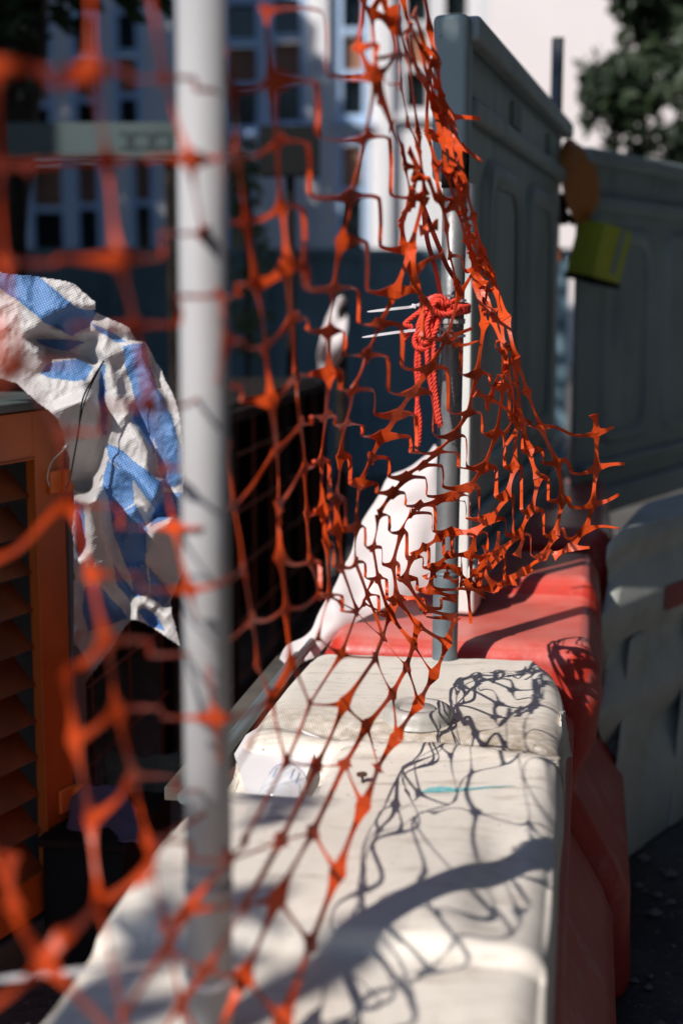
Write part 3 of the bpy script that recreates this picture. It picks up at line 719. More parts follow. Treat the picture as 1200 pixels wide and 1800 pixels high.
# cable ties
def ring_tie(P, axis, r, tail, label, name='cable_tie', w_=.0052, m=M['tie'], head=True, tilt=None):
    """a tie round a pole at P, with its tail along the given points"""
    axis = axis.normalized(); a = axis.orthogonal().normalized(); b = axis.cross(a)
    mb = MB(); vs = []; n = 40; tl = tilt or Vector((0, 0, 0))
    for k in range(n):
        th = 2*pi*k/n; d = a*cos(th)+b*sin(th)
        c = P+axis*(d.dot(tl))
        for rr, h in ((r, -1), (r+.0014, -1), (r+.0014, 1), (r, 1)): vs.append(c+d*rr+axis*(w_/2*h))
    mb.add(vs, [(k*4+i, k*4+(i+1) % 4, ((k+1) % n)*4+(i+1) % 4, ((k+1) % n)*4+i) for k in range(n) for i in range(4)])
    T_ = catmull(tail, 5); vs = []; N_ = len(T_)
    for i, p in enumerate(T_):
        t = (T_[min(i+1, N_-1)]-T_[max(i-1, 0)]).normalized(); s_ = Vector((0, -1, 0)); s_ = (s_-t*s_.dot(t)).normalized(); wv = t.cross(s_)
        ww = w_/2*(1 if i < N_-3 else (.85, .7, .3)[i-(N_-3)])
        for p_, q_ in ((-1, -1), (1, -1), (1, 1), (-1, 1)): vs.append(p+wv*ww*p_+s_*.0007*q_)
    mb.add(vs, [(k*4+i, k*4+(i+1) % 4, (k+1)*4+(i+1) % 4, (k+1)*4+i) for k in range(N_-1) for i in range(4)]+[(3, 2, 1, 0), tuple((N_-1)*4+i for i in range(4))])
    o = mb.build(name, m); tag(o, label, 'cable tie', 'white cable ties')
    return o
ax2 = P2(500)-P2(700)
zt1 = ring_tie(P2(528), ax2, .027, [P2(520)+Vector((.0, -.028, 0)), W(765, 521, 2.87), W(738, 534, 2.84), W(725, 539, 2.84), W(690, 543, 2.83), W(645, 548, 2.83)], 'upper white cable tie, long tail poking left just above the rope knot')
hd = MB(); c_ = W(727, 538, 2.84); hd.box(c_, (.009, .010, .0085), Matrix.Rotation(.2, 3, 'Y')); hd.build('tie_head', M['tie'], zt1, bevel=.001)
zt2 = ring_tie(P2(590), ax2, .027, [P2(582)+Vector((.0, -.028, 0)), W(765, 577, 2.88), W(733, 580, 2.86), W(690, 585, 2.85), W(636, 593, 2.85)], 'lower white cable tie, its tail poking left behind the red rope loops')
ax1 = P1b-P1a
zt3 = ring_tie(W(368, 1704, 1.422), ax1, .0255, [W(325, 1692, 1.40), W(280, 1694, 1.36), W(190, 1702, 1.32), W(90, 1712, 1.30), W(-60, 1728, 1.29)], 'white cable tie round the thick near pole at the bottom, tail running left', w_=.0062, tilt=Vector((0, .010, 0)))
# dark toothed straps from net bunch down to the knot
def strap(pts, label, w_=.0085):
    T_ = catmull(pts, 24); mb = MB(); vs = []; N_ = len(T_)
    for i, p in enumerate(T_):
        t = (T_[min(i+1, N_-1)]-T_[max(i-1, 0)]).normalized(); s_ = Vector((0, -1, 0)); s_ = (s_-t*s_.dot(t)).normalized(); wv = t.cross(s_)
        e_ = .0012 if i % 2 else 0
        for p_, q_ in ((-1, -1), (1, -1), (1, 1), (-1, 1)): vs.append(p+wv*(w_/2+(e_ if p_ < 0 else 0))*p_+s_*.0008*q_)
    mb.add(vs, [(k*4+i, k*4+(i+1) % 4, (k+1)*4+(i+1) % 4, (k+1)*4+i) for k in range(N_-1) for i in range(4)]+[(3, 2, 1, 0), tuple((N_-1)*4+i for i in range(4))])
    tag(mb.build('cable_tie', M['strap']), label, 'cable tie')
strap([W(742, 350, 2.78), W(750, 420, 2.82), W(764, 470, 2.86), W(774, 522, 2.885)], 'dark red toothed tie hanging nearly straight down into the rope knot')
strap([W(744, 365, 2.80), W(765, 420, 2.82), W(786, 470, 2.86), W(806, 500, 2.90)], 'dark red toothed tie slanting down right across the pole above the knot')

# red rope
def rope(path, r, strands=3, turns=130, mb=None):
    mb = mb or MB(); P = catmull(path, 14); L_ = [0]
    for i in range(1, len(P)): L_.append(L_[-1]+(P[i]-P[i-1]).length)
    for s_ in range(strands):
        Q = []
        for i, p in enumerate(P):
            t = (P[min(i+1, len(P)-1)]-P[max(i-1, 0)]).normalized(); a = t.cross(Vector((0.1, 1, .2))).normalized(); b = t.cross(a)
            th = L_[i]*turns*2+2*pi*s_/strands; Q.append(p+(a*cos(th)+b*sin(th))*r*.55)
        mb.tube(Q, r*.56, 6)
    return mb
def lc_(pts, Y0): return [W(x, y, Y0+dy) for x, y, dy in pts]
mb = MB(); YK = 2.885; Rr = .0055
c_ = P2(543)
for k in range(3): # turns round the pole
    a = [c_+Vector((.0325*cos(t), .0325*sin(t), -.006*k+.002*sin(t*2+k)+.006)) for t in [i*2*pi/14 for i in range(15)]]
    rope(a, Rr, mb=mb)
rope(lc_([(768, 520, .0), (745, 532, -.01), (742, 556, -.02), (760, 566, -.02), (778, 548, -.03), (765, 530, -.03), (748, 545, -.02)], YK), Rr, mb=mb)
rope(lc_([(790, 535, -.01), (770, 545, -.035), (758, 530, -.04), (775, 522, -.035), (795, 540, -.03), (812, 548, -.01)], YK), Rr, mb=mb)
rope(lc_([(800, 528, -.02), (782, 536, -.04), (770, 528, -.045), (760, 540, -.045), (775, 552, -.04), (795, 550, -.035), (808, 540, -.02)], YK), Rr, mb=mb)
rope(lc_([(742, 545, -.01), (722, 560, -.01), (712, 570, -.01), (722, 575, -.01), (716, 588, -.005), (707, 600, 0)], YK), Rr*.95, mb=mb)
rope(lc_([(752, 548, -.02), (738, 575, -.025), (728, 598, -.025), (735, 612, -.03), (752, 610, -.03), (757, 590, -.03), (756, 562, -.03)], YK), Rr, mb=mb)
rope(lc_([(745, 550, -.03), (735, 575, -.035), (742, 603, -.035), (753, 596, -.035), (750, 570, -.035), (760, 545, -.035)], YK), Rr, mb=mb)
rope(lc_([(748, 560, -.02), (734, 610, -.02), (731, 650, -.015), (734, 690, -.015), (731, 735, -.015), (733, 775, -.01)], YK), Rr*.85, mb=mb)
rope(lc_([(750, 565, -.02), (738, 615, -.02), (737, 660, -.015), (733, 700, -.015), (738, 740, -.015), (736, 778, -.01)], YK), Rr*.85, mb=mb)
rope(lc_([(757, 565, -.02), (750, 610, -.03), (754, 660, -.03), (762, 700, -.03), (770, 745, -.03)], YK), Rr*.95, mb=mb)
rope(lc_([(765, 555, -.02), (762, 610, -.03), (763, 660, -.035), (767, 700, -.03), (774, 748, -.03)], YK), Rr*.95, mb=mb)
rope(lc_([(772, 555, -.02), (766, 580, -.035), (757, 595, -.03)], YK), Rr, mb=mb)
R = random.Random(5)
for (x, y) in ((734, 780), (772, 748), (707, 602)):
    for k in range(9):
        p = W(x+R.uniform(-2, 2), y, YK-.015); mb.tube([p, p+Vector((R.uniform(-.004, .006), R.uniform(-.003, .003), -R.uniform(.002, .007)))], .0004, 4)
tag(mb.build('rope', M['rope'], smooth=True), 'red twisted rope knotted round the centre pole with loops hanging down', 'rope')


# ---------------------------------------------------------------- louvred cabinet on the left
K0 = Vector((-.41*1.56, 2.08*1.56, 0)); KD = Vector((-.41, -.91, 0)).normalized(); KN = Vector((.91, -.41, 0)).normalized()
def K(t, n_, z): p = K0+KD*t*1.56+KN*n_*1.56; return Vector((p.x, p.y, z))
def kz(y): return max(.012, W(108, y, 2.08*1.56).z)
def kblk(mb, t0, t1, n0, n1, za, zb): return mb.hexa([K(t0, n0, za), K(t1, n0, za), K(t1, n1, za), K(t0, n1, za), K(t0, n0, zb), K(t1, n0, zb), K(t1, n1, zb), K(t0, n1, zb)])
kb = empty('louvred_cabinet', K(.4, -.3, 0)); tag(kb, 'orange steel cabinet with a louvred door on a grey base, left edge', 'cabinet')
zT, zB = kz(716), kz(1562); zo, zu = kz(797), kz(1492)
mb = MB(); kblk(mb, -.036, .9, -.62, -.13, .0, zT+.004); kblk(mb, -.036, .002, -.13, -.012, .0, zT+.004); kblk(mb, .002, .9, -.13, -.012, .0, zB-.012); kblk(mb, -.036, -.002, -.012, .006, .0, zT); part(mb, 'housing', M['gpost'], kb, bevel=.004)
mb = MB(); kblk(mb, .0, .9, -.010, .012, .0, zB-.012); part(mb, 'base_panel', M['gbase'], kb, bevel=.006)
mb = MB(); kblk(mb, -.05, .93, -.64, .02, zT+.006, zT+.026); part(mb, 'lid', M['gbase'], kb, bevel=.005)
mb = MB(); kblk(mb, .002, .0755, -.010, .004, zB, zT); kblk(mb, .0755, .56, -.010, .004, zo, zT); kblk(mb, .0755, .56, -.010, .004, zB, zu)
kblk(mb, .0735, .0775, .004, .008, zu-.004, zo+.004); kblk(mb, .0775, .56, .004, .008, zo, zo+.004); kblk(mb, .0775, .56, .004, .008, zu-.004, zu)
dr = part(mb, 'door', M['orange_paint'], kb, bevel=.0015)
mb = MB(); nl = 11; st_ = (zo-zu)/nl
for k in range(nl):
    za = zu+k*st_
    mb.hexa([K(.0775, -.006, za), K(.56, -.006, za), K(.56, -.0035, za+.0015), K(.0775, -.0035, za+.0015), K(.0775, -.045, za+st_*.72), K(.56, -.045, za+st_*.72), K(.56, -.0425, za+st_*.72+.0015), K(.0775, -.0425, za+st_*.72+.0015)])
lv = part(mb, 'louvres', mat('shade_darkened_orange', (.26, .065, .014), .6, var=.2, vscale=9), dr); lv['kind'] = 'stuff'  # slat colour darkened to stand in for unlit shade
for (ya, yb) in ((822, 862), (1374, 1414)):
    z0, z1 = kz(yb), kz(ya)
    mb = MB(); kblk(mb, .006, .044, .004, .011, z0, z1); lt = part(mb, 'latch', M['orange_latch'], kb, bevel=.003)
    mb = MB().tube([K(.010, .016, z0), K(.010, .016, z1)], .0135, 16); part(mb, 'barrel', M['orange_latch'], lt, smooth=False, bevel=.0015)
    if ya > 1000:
        mb = MB().tube([K(.010, .016, z0-.052), K(.010, .016, z0-.001)], .0125, 16); part(mb, 'pin', M['galv'], lt, bevel=.001)

# ---------------------------------------------------------------- striped woven sack over the cabinet
def inpoly(x, y, P):
    c = False; j = len(P)-1
    for i in range(len(P)):
        if (P[i][1] > y) != (P[j][1] > y) and x < (P[j][0]-P[i][0])*(y-P[i][1])/(P[j][1]-P[i][1])+P[i][0]: c = not c
        j = i
    return c
REG = [  # polygon px, colour 0 white 1 blue, depth offset m, tilt x per 100px, tilt y per 100px
 ([(-60, 470), (12, 479), (67, 485), (133, 498), (171, 533), (168, 546), (230, 575), (245, 600), (255, 600), (285, 650), (316, 720), (326, 800), (326, 1000), (300, 1060), (320, 1140), (255, 1095), (232, 1090), (150, 1205), (128, 1215), (128, 1000), (128, 870), (118, 790), (100, 737), (28, 675), (-60, 650)], 0, 0, 0, 0),
 ([(-60, 490), (0, 504), (33, 529), (83, 569), (55, 588), (42, 590), (0, 560), (-60, 540)], 0, -.015, 0, -.03),
 ([(-60, 478), (12, 479), (67, 485), (133, 540), (83, 569), (33, 529), (0, 504), (-60, 495)], 1, -.02, .0, -.03),
 ([(67, 485), (133, 498), (171, 533), (166, 545), (133, 540)], 0, -.018, .02, -.02),
 ([(133, 540), (171, 545), (158, 570), (125, 590), (83, 569)], 1, .012, .02, .12),
 ([(171, 545), (232, 575), (236, 590), (190, 580), (163, 562)], 0, -.01, .04, -.05),
 ([(160, 566), (190, 580), (224, 602), (205, 602), (170, 582)], 1, .0, .05, .08),
 ([(55, 588), (125, 590), (168, 590), (185, 625), (165, 645), (137, 629), (83, 630), (60, 604)], 0, .055, .02, .06),
 ([(60, 596), (110, 594), (150, 600), (120, 615), (70, 606)], 1, .06, .0, .06),
 ([(-60, 560), (0, 560), (42, 590), (75, 612), (83, 650), (55, 652), (28, 672), (-60, 650)], 0, -.012, .03, .03),
 ([(83, 640), (137, 629), (162, 646), (148, 669), (92, 667), (70, 655)], 1, .005, -.02, -.04),
 ([(168, 606), (190, 597), (215, 605), (205, 628), (182, 635), (170, 622)], 0, -.012, .0, -.06),
 ([(28, 675), (55, 650), (92, 667), (148, 669), (156, 690), (105, 712), (85, 722)], 0, -.012, .02, -.03),
 ([(85, 722), (105, 712), (156, 690), (168, 700), (186, 770), (178, 830), (160, 872), (128, 865), (118, 790)], 0, .02, .01, .13),
 ([(182, 635), (196, 640), (212, 690), (238, 730), (265, 770), (268, 820), (265, 850), (235, 828), (202, 785), (188, 760), (184, 700)], 0, -.022, .05, .0),
 ([(176, 640), (184, 640), (188, 765), (180, 765), (172, 700)], 1, .03, .0, .0),
 ([(215, 608), (252, 602), (276, 680), (303, 730), (322, 790), (322, 850), (288, 858), (270, 770), (238, 705), (222, 650)], 1, -.008, .05, .01),
 ([(238, 700), (268, 765), (270, 800), (255, 765), (232, 735)], 1, .018, .0, .0),
 ([(252, 600), (285, 650), (316, 720), (326, 800), (320, 790), (302, 730), (276, 680)], 0, .005, .09, .0),
 ([(186, 778), (200, 783), (240, 812), (286, 850), (288, 878), (272, 893), (232, 842), (190, 805)], 1, -.04, .02, -.08),
 ([(188, 806), (232, 842), (242, 880), (195, 905), (178, 860)], 1, -.004, .02, .02),
 ([(232, 846), (272, 895), (260, 927), (238, 888)], 0, -.006, .0, .0),
 ([(195, 905), (240, 885), (257, 927), (256, 992), (222, 1000), (200, 960)], 1, -.012, .02, .04),
 ([(288, 862), (324, 865), (324, 905), (262, 925), (272, 893)], 1, .004, .03, .07),
 ([(175, 845), (186, 870), (204, 950), (232, 1020), (234, 1036), (206, 1005), (182, 905)], 0, -.014, .0, .0),
 ([(226, 1000), (258, 992), (262, 1042), (236, 1048)], 1, .0, .0, .1),
 ([(262, 925), (305, 905), (326, 1000), (318, 1050), (290, 1070), (262, 1040), (257, 985)], 0, .02, .02, .13),
 ([(262, 994), (300, 1045), (286, 1068), (264, 1046)], 1, .032, .02, .13),
 ([(130, 885), (176, 860), (206, 1005), (240, 1050), (225, 1095), (150, 1205), (128, 1215)], 0, .03, .02, .13),
 ([(150, 1030), (175, 1030), (225, 1085), (185, 1100), (155, 1110), (143, 1070)], 1, .04, .02, .13),
 ([(130, 880), (148, 890), (152, 960), (136, 980)], 1, .03, .02, .10),
 ([(196, 985), (206, 1003), (236, 1040), (228, 1052), (205, 1025)], 1, .02, .0, .1),
 ([(250, 1066), (275, 1080), (290, 1110), (262, 1098), (240, 1075)], 1, .045, .02, .13),
]
X0, X1, Y0_, Y1_, ST = -60, 330, 468, 1220, 2
nx_ = (X1-X0)//ST+1; ny_ = (Y1_-Y0_)//ST+1
own = np.full((ny_, nx_), -1); dep = np.zeros((ny_, nx_))
for k, (P, c, d0, gx_, gy_) in enumerate(REG):
    P = [(x+(0 if k == 0 else 0), y) for x, y in P]
    cx = sum(p[0] for p in P)/len(P); cy = sum(p[1] for p in P)/len(P)
    xa, xb, ya, yb = min(p[0] for p in P), max(p[0] for p in P), min(p[1] for p in P), max(p[1] for p in P)
    for j in range(max(0, int((ya-Y0_)//ST)), min(ny_, int((yb-Y0_)//ST)+2)):
        for i in range(max(0, int((xa-X0)//ST)), min(nx_, int((xb-X0)//ST)+2)):
            x, y = X0+i*ST, Y0_+j*ST
            q = Vector((x*.035, y*.035, k*.01)); wx = x+3.0*noise.noise(q); wy = y+3.0*noise.noise(q+Vector((7, 3, 0)))
            if inpoly(wx, wy, P) and (k == 0 or own[j, i] >= 0): own[j, i] = k; dep[j, i] = d0-.6*gx_*(x-cx)/100+gy_*(y-cy)/100
msk = own >= 0
dep[~msk] = 0
D_ = dep.copy(); m_ = msk.astype(float)
for it in range(11):
    Dp = np.pad(D_*m_, 1, mode='edge'); Mp = np.pad(m_, 1, mode='edge')
    sD = sum(Dp[1+a:1+a+ny_, 1+b:1+b+nx_] for a in (-1, 0, 1) for b in (-1, 0, 1)); sM = sum(Mp[1+a:1+a+ny_, 1+b:1+b+nx_] for a in (-1, 0, 1) for b in (-1, 0, 1))
    D_ = np.where(msk, sD/np.maximum(sM, 1), 0)
mb = MB(); idx = {}; uvs = []
def ridg(q): return 1-abs(noise.noise(q))*2
for j in range(ny_):
    for i in range(nx_):
        if not msk[j, i]: continue
        x, y = X0+i*ST, Y0_+j*ST
        q = Vector((x*.016+y*.004, y*.012, 3.3))
        c = .010*noise.noise(q*.8)+.0045*ridg(q*1.5+Vector((1, 2, 3)))+.0016*ridg(q*4.2)+.0006*noise.noise(q*14)
        Yb = 3.05+.00015*max(x, 0)+.00012*min(x, 0)
        idx[(j, i)] = len(mb.v); mb.v.append(tuple(W(x, y, Yb+1.25*D_[j, i]-1.4*c))); uvs.append((x/400+y/2600, y/400-x/2600))
for j in range(ny_-1):
    for i in range(nx_-1):
        ks = [(j, i), (j, i+1), (j+1, i+1), (j+1, i)]
        if all(k in idx for k in ks):
            mb.f.append(tuple(idx[k] for k in ks)); mb.m.append(REG[own[j, i]][1])
mb.uv = uvs
bag = mb.build('woven_sack', [M['bag_w'], M['bag_b']], smooth=True, solid=.0012)
tag(bag, 'crumpled blue and white striped woven sack draped over the orange cabinet', 'sack')
def bp_(x, y, d=-.03): return W(x, y, 3.02+.0001*x+d*1.6)
mb = MB()
mb.tube(catmull([bp_(182, 636, -.03), bp_(160, 672, -.035), bp_(145, 705, -.035), bp_(138, 760, -.03), bp_(122, 845, -.02), bp_(112, 872, -.015)], 6), .0019, 6)
mb.tube(catmull([bp_(183, 634, -.03), bp_(155, 690, -.035), bp_(141, 740, -.03), bp_(126, 830, -.02), bp_(116, 858, -.015)], 6), .0015, 6)
tag(mb.build('string', M['black'], smooth=True), 'thin dark strings hanging from the neck of the striped sack across the cabinet post', 'string')
mb = MB(); mb.tube(catmull([bp_(120, 782, -.01), bp_(108, 795, -.01), bp_(92, 812, -.005), bp_(84, 838, .0), bp_(88, 855, .0)], 6), .0012, 6)
mb.tube([bp_(120, 782, -.01), bp_(112, 790, -.01)], .0045, 6)
tag(mb.build('tie_wire', M['galv'], smooth=True), 'bright loop of wire curling over the upper cabinet latch', 'wire')

# ---------------------------------------------------------------- dark cage, crate, cloth and rails beyond the cabinet
E0 = Vector((-.66, 3.50, 0)); ED = Vector((.17, .985, 0)).normalized(); EN = Vector((.985, -.17, 0)).normalized()
def Ef(t, n_, z): p = E0+ED*t+EN*n_; return Vector((p.x, p.y, z))
def eblk(mb, t0, t1, n0, n1, za, zb): return mb.hexa([Ef(t0, n0, za), Ef(t1, n0, za), Ef(t1, n1, za), Ef(t0, n1, za), Ef(t0, n0, zb), Ef(t1, n0, zb), Ef(t1, n1, zb), Ef(t0, n1, zb)])
cg = empty('site_cage', Ef(.8, -.3, 0)); tag(cg, 'dark rusty site cage with orange rails in deep shade beyond the striped sack', 'cage')
HC = 1.13
mb = MB()
for t in (0, .8, 1.6, 2.5, 3.4): eblk(mb, t-.02, t+.02, -.03, .01, 0, HC)
for z in (.04, HC-.02): eblk(mb, -.02, 3.42, -.028, .008, z-.02, z+.02)
eblk(mb, -.02, 3.42, -.7, -.66, 0, HC); eblk(mb, -.02, .02, -.66, -.03, 0, HC); eblk(mb, 3.38, 3.42, -.66, -.03, 0, HC)
part(mb, 'frame', M['dark'], cg, bevel=.002)
mb = MB(); eblk(mb, -.02, 3.42, -.66, -.05, HC-.01, HC+.01); part(mb, 'lid', M['dark'], cg)
mb = MB()
for k in range(5): eblk(mb, 0, 3.4, -.012, -.006, .12+k*.21, .126+k*.21)
for k in range(11): eblk(mb, .11+k*.31, .12+k*.31, -.018, -.012, .04, HC-.02)
o = part(mb, 'mesh_infill', mat('rust_orange_wire', (.16, .045, .015), .7), cg); o['kind'] = 'stuff'
cr = empty('crate', (-.555, 3.25, 0)); tag(cr, 'low black crate under the blue-grey cloth beside the orange cabinet', 'crate')
mb = MB().box((-.555, 3.25, .155), (.20, .36, .30), Matrix.Rotation(radians(-10), 3, 'Z')); part(mb, 'box', M['black'], cr, bevel=.01)
mb = MB().box((-.555, 3.25, .315), (.215, .375, .02), Matrix.Rotation(radians(-10), 3, 'Z')); part(mb, 'rim', M['dark'], cr, bevel=.004)
def clothf(a, b):
    x = 125+120*a; y = 1372+30*a*a*1.6+ (130-70*a)*b
    return W(x, y, 3.12+.14*(1-b)-.04*a)+Vector((0, -.03*sin(a*7+b*2), 0))
tag(crumple(clothf, 26, 20, .014, 16, 2, M['cloth'], 'cloth', None, .003), 'blue and maroon folded cloth lying on the black crate beside the cabinet', 'cloth')
tag(crumple(lambda a, b: W(185+130*a, 1318+14*sin(a*3)+70*b, 3.38+.08*(1-b)), 20, 14, .014, 14, 6, M['olive'], 'canvas', None, .003), 'olive canvas bundle in the dark gap left of the near pole', 'canvas')
for (u_, z_, r_, lab) in ((-.605, .765, .010, 'upper grey rail running along the left side of the sheeted barrier'), (-.635, .735, .012, 'lower grey rail running along the left side of the sheeted barrier')):
    mb = MB(); mb.tube([B(u_-.0, 2.16, z_), B(u_, 3.4, z_)], r_, 12)
    o = mb.build('rail', M['gpost'], bevel=.001); tag(o, lab, 'rail', 'rails along the barrier')
mb = MB(); mb.hexa([B(-.70, 2.26, .69), B(-.59, 2.26, .69), B(-.59, 3.2, .69), B(-.70, 3.2, .69), B(-.70, 2.26, .715), B(-.59, 2.26, .715), B(-.59, 3.2, .715), B(-.70, 3.2, .715)])
pk = mb.build('plank', mat('weathered_plank', (.10, .085, .07), .85, var=.25, vscale=8, bump=.4), bevel=.003); tag(pk, 'weathered plank lying level beside the sheeted barrier under the grey rails', 'plank')
mb = MB()
for v in (2.35, 2.7, 3.1): mb.hexa([B(-.68, v-.04, 0), B(-.61, v-.04, 0), B(-.61, v+.04, 0), B(-.68, v+.04, 0), B(-.68, v-.04, .689), B(-.61, v-.04, .689), B(-.61, v+.04, .689), B(-.68, v+.04, .689)])
mb.build('support', M['dark'], pk)

# white sheet sloping down behind the pole
def shf(a, b):
    Lx = [(768, 782), (690, 838), (640, 905), (600, 985), (545, 1070), (480, 1155)]
    Rx = [(796, 784), (794, 880), (792, 960), (770, 1030), (660, 1075), (505, 1172)]
    t = b*5; i = min(4, int(t)); f = t-i
    l = (Lx[i][0]+(Lx[i+1][0]-Lx[i][0])*f, Lx[i][1]+(Lx[i+1][1]-Lx[i][1])*f); r = (Rx[i][0]+(Rx[i+1][0]-Rx[i][0])*f, Rx[i][1]+(Rx[i+1][1]-Rx[i][1])*f)
    return W(l[0]+(r[0]-l[0])*a, l[1]+(r[1]-l[1])*a, 3.42-.29*b**1.2-.06*sin(a*3)*(1-b))
tag(crumple(shf, 40, 64, .030, 5, 5, M['sheetw'], 'tarpaulin', None, .004), 'bright sunlit white tarpaulin sloping down to the left behind the centre pole', 'tarpaulin')

# white board and clear bottle in the pocket of the sheeting
def top_at(x, y):
    g = G(x, y, .80); return g
mb = MB()
def pk_(x, y, z): g = G(x, y, z); return g
Pp = [pk_(440, 1416, .752), pk_(412, 1325, .775), pk_(432, 1292, .785), pk_(480, 1262, .792), pk_(562, 1296, .790), pk_(520, 1416, .752)]
mb.v = [tuple(p) for p in Pp]+[tuple(p+Vector((0, .002, -.004))) for p in Pp]
mb.f = [(0, 1, 2, 3, 4, 5), (11, 10, 9, 8, 7, 6)]+[(i, i+6, (i+1) % 6+6, (i+1) % 6) for i in range(6)]; mb.m = [0]*len(mb.f)
tag(mb.build('board', M['card']), 'white folded card tucked in the hollow of the sheeting behind the bottle', 'card')
bt = empty('bottle', pk_(487, 1415, .76)); tag(bt, 'clear plastic bottle with blue print lying in the hollow by the near pole', 'bottle')
_g = pk_(487, 1400, .78); _u, _v = UV(_g); c0 = B(_u, 2.125, .772); ax_ = (Vector((.12, 1, .06))).normalized(); a1 = ax_.cross(Vector((0, 0, 1))).normalized(); b1 = a1.cross(ax_)
def revolve(prof, m, name, par, ns=36, solid=0, ang=(0, 2*pi)):
    mb = MB(); full = abs(ang[1]-ang[0]-2*pi) < .01
    for r, s_ in prof:
        for k in range(ns):
            th = ang[0]+(ang[1]-ang[0])*k/(ns if full else ns-1); mb.v.append(tuple(c0+ax_*s_+(a1*cos(th)+b1*sin(th))*r))
    kk = ns if full else ns-1
    mb.f = [(j*ns+k, j*ns+(k+1) % ns, (j+1)*ns+(k+1) % ns, (j+1)*ns+k) for j in range(len(prof)-1) for k in range(kk)]; mb.m = [0]*len(mb.f)
    return part(mb, name, m, par, smooth=True, solid=solid)
bd = revolve([(.0, .055), (.012, .054), (.024, .048), (.031, .036), (.0345, .02), (.0355, .0), (.0355, -.04), (.034, -.045), (.0355, -.05), (.0355, -.075), (.0, -.078)], M['clear'], 'body', bt)
revolve([(.0322, .034), (.0300, .039)], M['label_blue'], 'print_band', bd, 26, .0004, (.15, 2.75))
for th in (.8, 1.1, 1.9): revolve([(.0358, -.03), (.0352, .012)], M['label_blue'], 'print_mark', bd, 3, .0004, (th, th+.05))

# ---------------------------------------------------------------- orange safety net
CTRL = [(0, 100, 1.0), (0, 600, 1.0), (0, 1200, 1.03), (0, 1700, 1.02), (180, 100, 1.10), (200, 450, 1.13), (240, 700, 1.17), (180, 1100, 1.17), (180, 1300, 1.18),
        (250, 1550, 1.17), (100, 1700, 1.05), (330, 280, 1.27), (370, 600, 1.30), (370, 1000, 1.33), (380, 1250, 1.33), (350, 1600, 1.28), (480, 140, 1.5), (500, 460, 1.62),
        (470, 700, 1.72), (490, 950, 1.82), (500, 1200, 1.78), (490, 1570, 1.5), (490, 1790, 1.34), (650, 130, 1.85), (600, 430, 1.9), (580, 660, 2.05), (570, 900, 2.15),
        (600, 1200, 2.1), (593, 1535, 1.66), (640, 1417, 1.86), (720, 440, 2.3), (695, 510, 2.3), (620, 800, 2.35), (680, 770, 2.45), (700, 1050, 2.6), (697, 1297, 2.15),
        (735, 1236, 2.34), (765, 1190, 2.52), (785, 1130, 2.66), (800, 900, 2.72), (830, 500, 2.62), (780, 200, 2.42), (900, 800, 2.70), (1050, 820, 2.74), (880, 1000, 2.72), (700, 20, 2.1), (760, 60, 2.3)]
CA = np.array(CTRL)
def ZN(x, y):
    d2 = (CA[:, 0]-x)**2+((CA[:, 1]-y)*.8)**2+200
    w_ = 1/d2**1.6
    return float((w_*CA[:, 2]).sum()/w_.sum())
def NP(x, y, dz=0): return W(x, y, ZN(x, y)+dz)
def NN(x, y):
    e = 18
    n = (NP(x+e, y)-NP(x-e, y)).cross(NP(x, y+e)-NP(x, y-e)).normalized()
    v = (Vector((0, 0, 1.56))-NP(x, y)).normalized()
    if n.dot(v) < 0: n = -n
    return (n+.38*v).normalized()
RN = random.Random(12)
net = MB()
CNT = [0]
def tape(path, w0=.0030, flare=.0068, sig=.013, f0=True, f1=True, twist=0, tw2=None, wmid=None):
    """path: (px, py, extra depth); a flat strip flaring into the star nodes at its ends"""
    P = []; Nn = []
    pts = [Vector(p) for p in path]
    cm = catmull(pts, 7)
    for q in cm: P.append(NP(q.x, q.y, q.z)); Nn.append(NN(q.x, q.y))
    L_ = [0]
    for i in range(1, len(P)): L_.append(L_[-1]+(P[i]-P[i-1]).length)
    T = L_[-1] or 1e-6
    CNT[0] += 1; off = ((CNT[0] % 5)-2)*.00035
    vs = []
    for i, p in enumerate(P):
        t = (P[min(i+1, len(P)-1)]-P[max(i-1, 0)]); t = t.normalized() if t.length > 1e-9 else Vector((0, 0, 1))
        n = Nn[i]; s = t.cross(n).normalized()
        u = L_[i]/T; th = twist*sin(pi*u)
        if tw2 is not None: th = tw2*u*u
        R_ = Matrix.Rotation(th, 3, t); s = R_ @ s; n = R_ @ n
        h = w0
        if f0: h += flare*exp(-(L_[i]/sig)**1.3)
        if f1: h += flare*exp(-((T-L_[i])/sig)**1.3)
        p = p+n*off
        for a, b in ((-1, -1), (1, -1), (1, 1), (-1, 1)): vs.append(p+s*h*a+n*.0006*b)
    n_ = len(P)
    net.add(vs, [(k*4+i, k*4+(i+1) % 4, (k+1)*4+(i+1) % 4, (k+1)*4+i) for k in range(n_-1) for i in range(4)]+[(3, 2, 1, 0), tuple((n_-1)*4+i for i in range(4))])
def jit(a): return RN.uniform(-a, a)
def column(nodes, tail=None, w0=.0029, fl=.0068):
    for a, b in zip(nodes[:-1], nodes[1:]):
        m = ((a[0]+b[0])/2+jit(2), (a[1]+b[1])/2, jit(.006))
        tape([(a[0], a[1], 0), m, (b[0], b[1], 0)], w0=w0, flare=fl, twist=jit(.5))
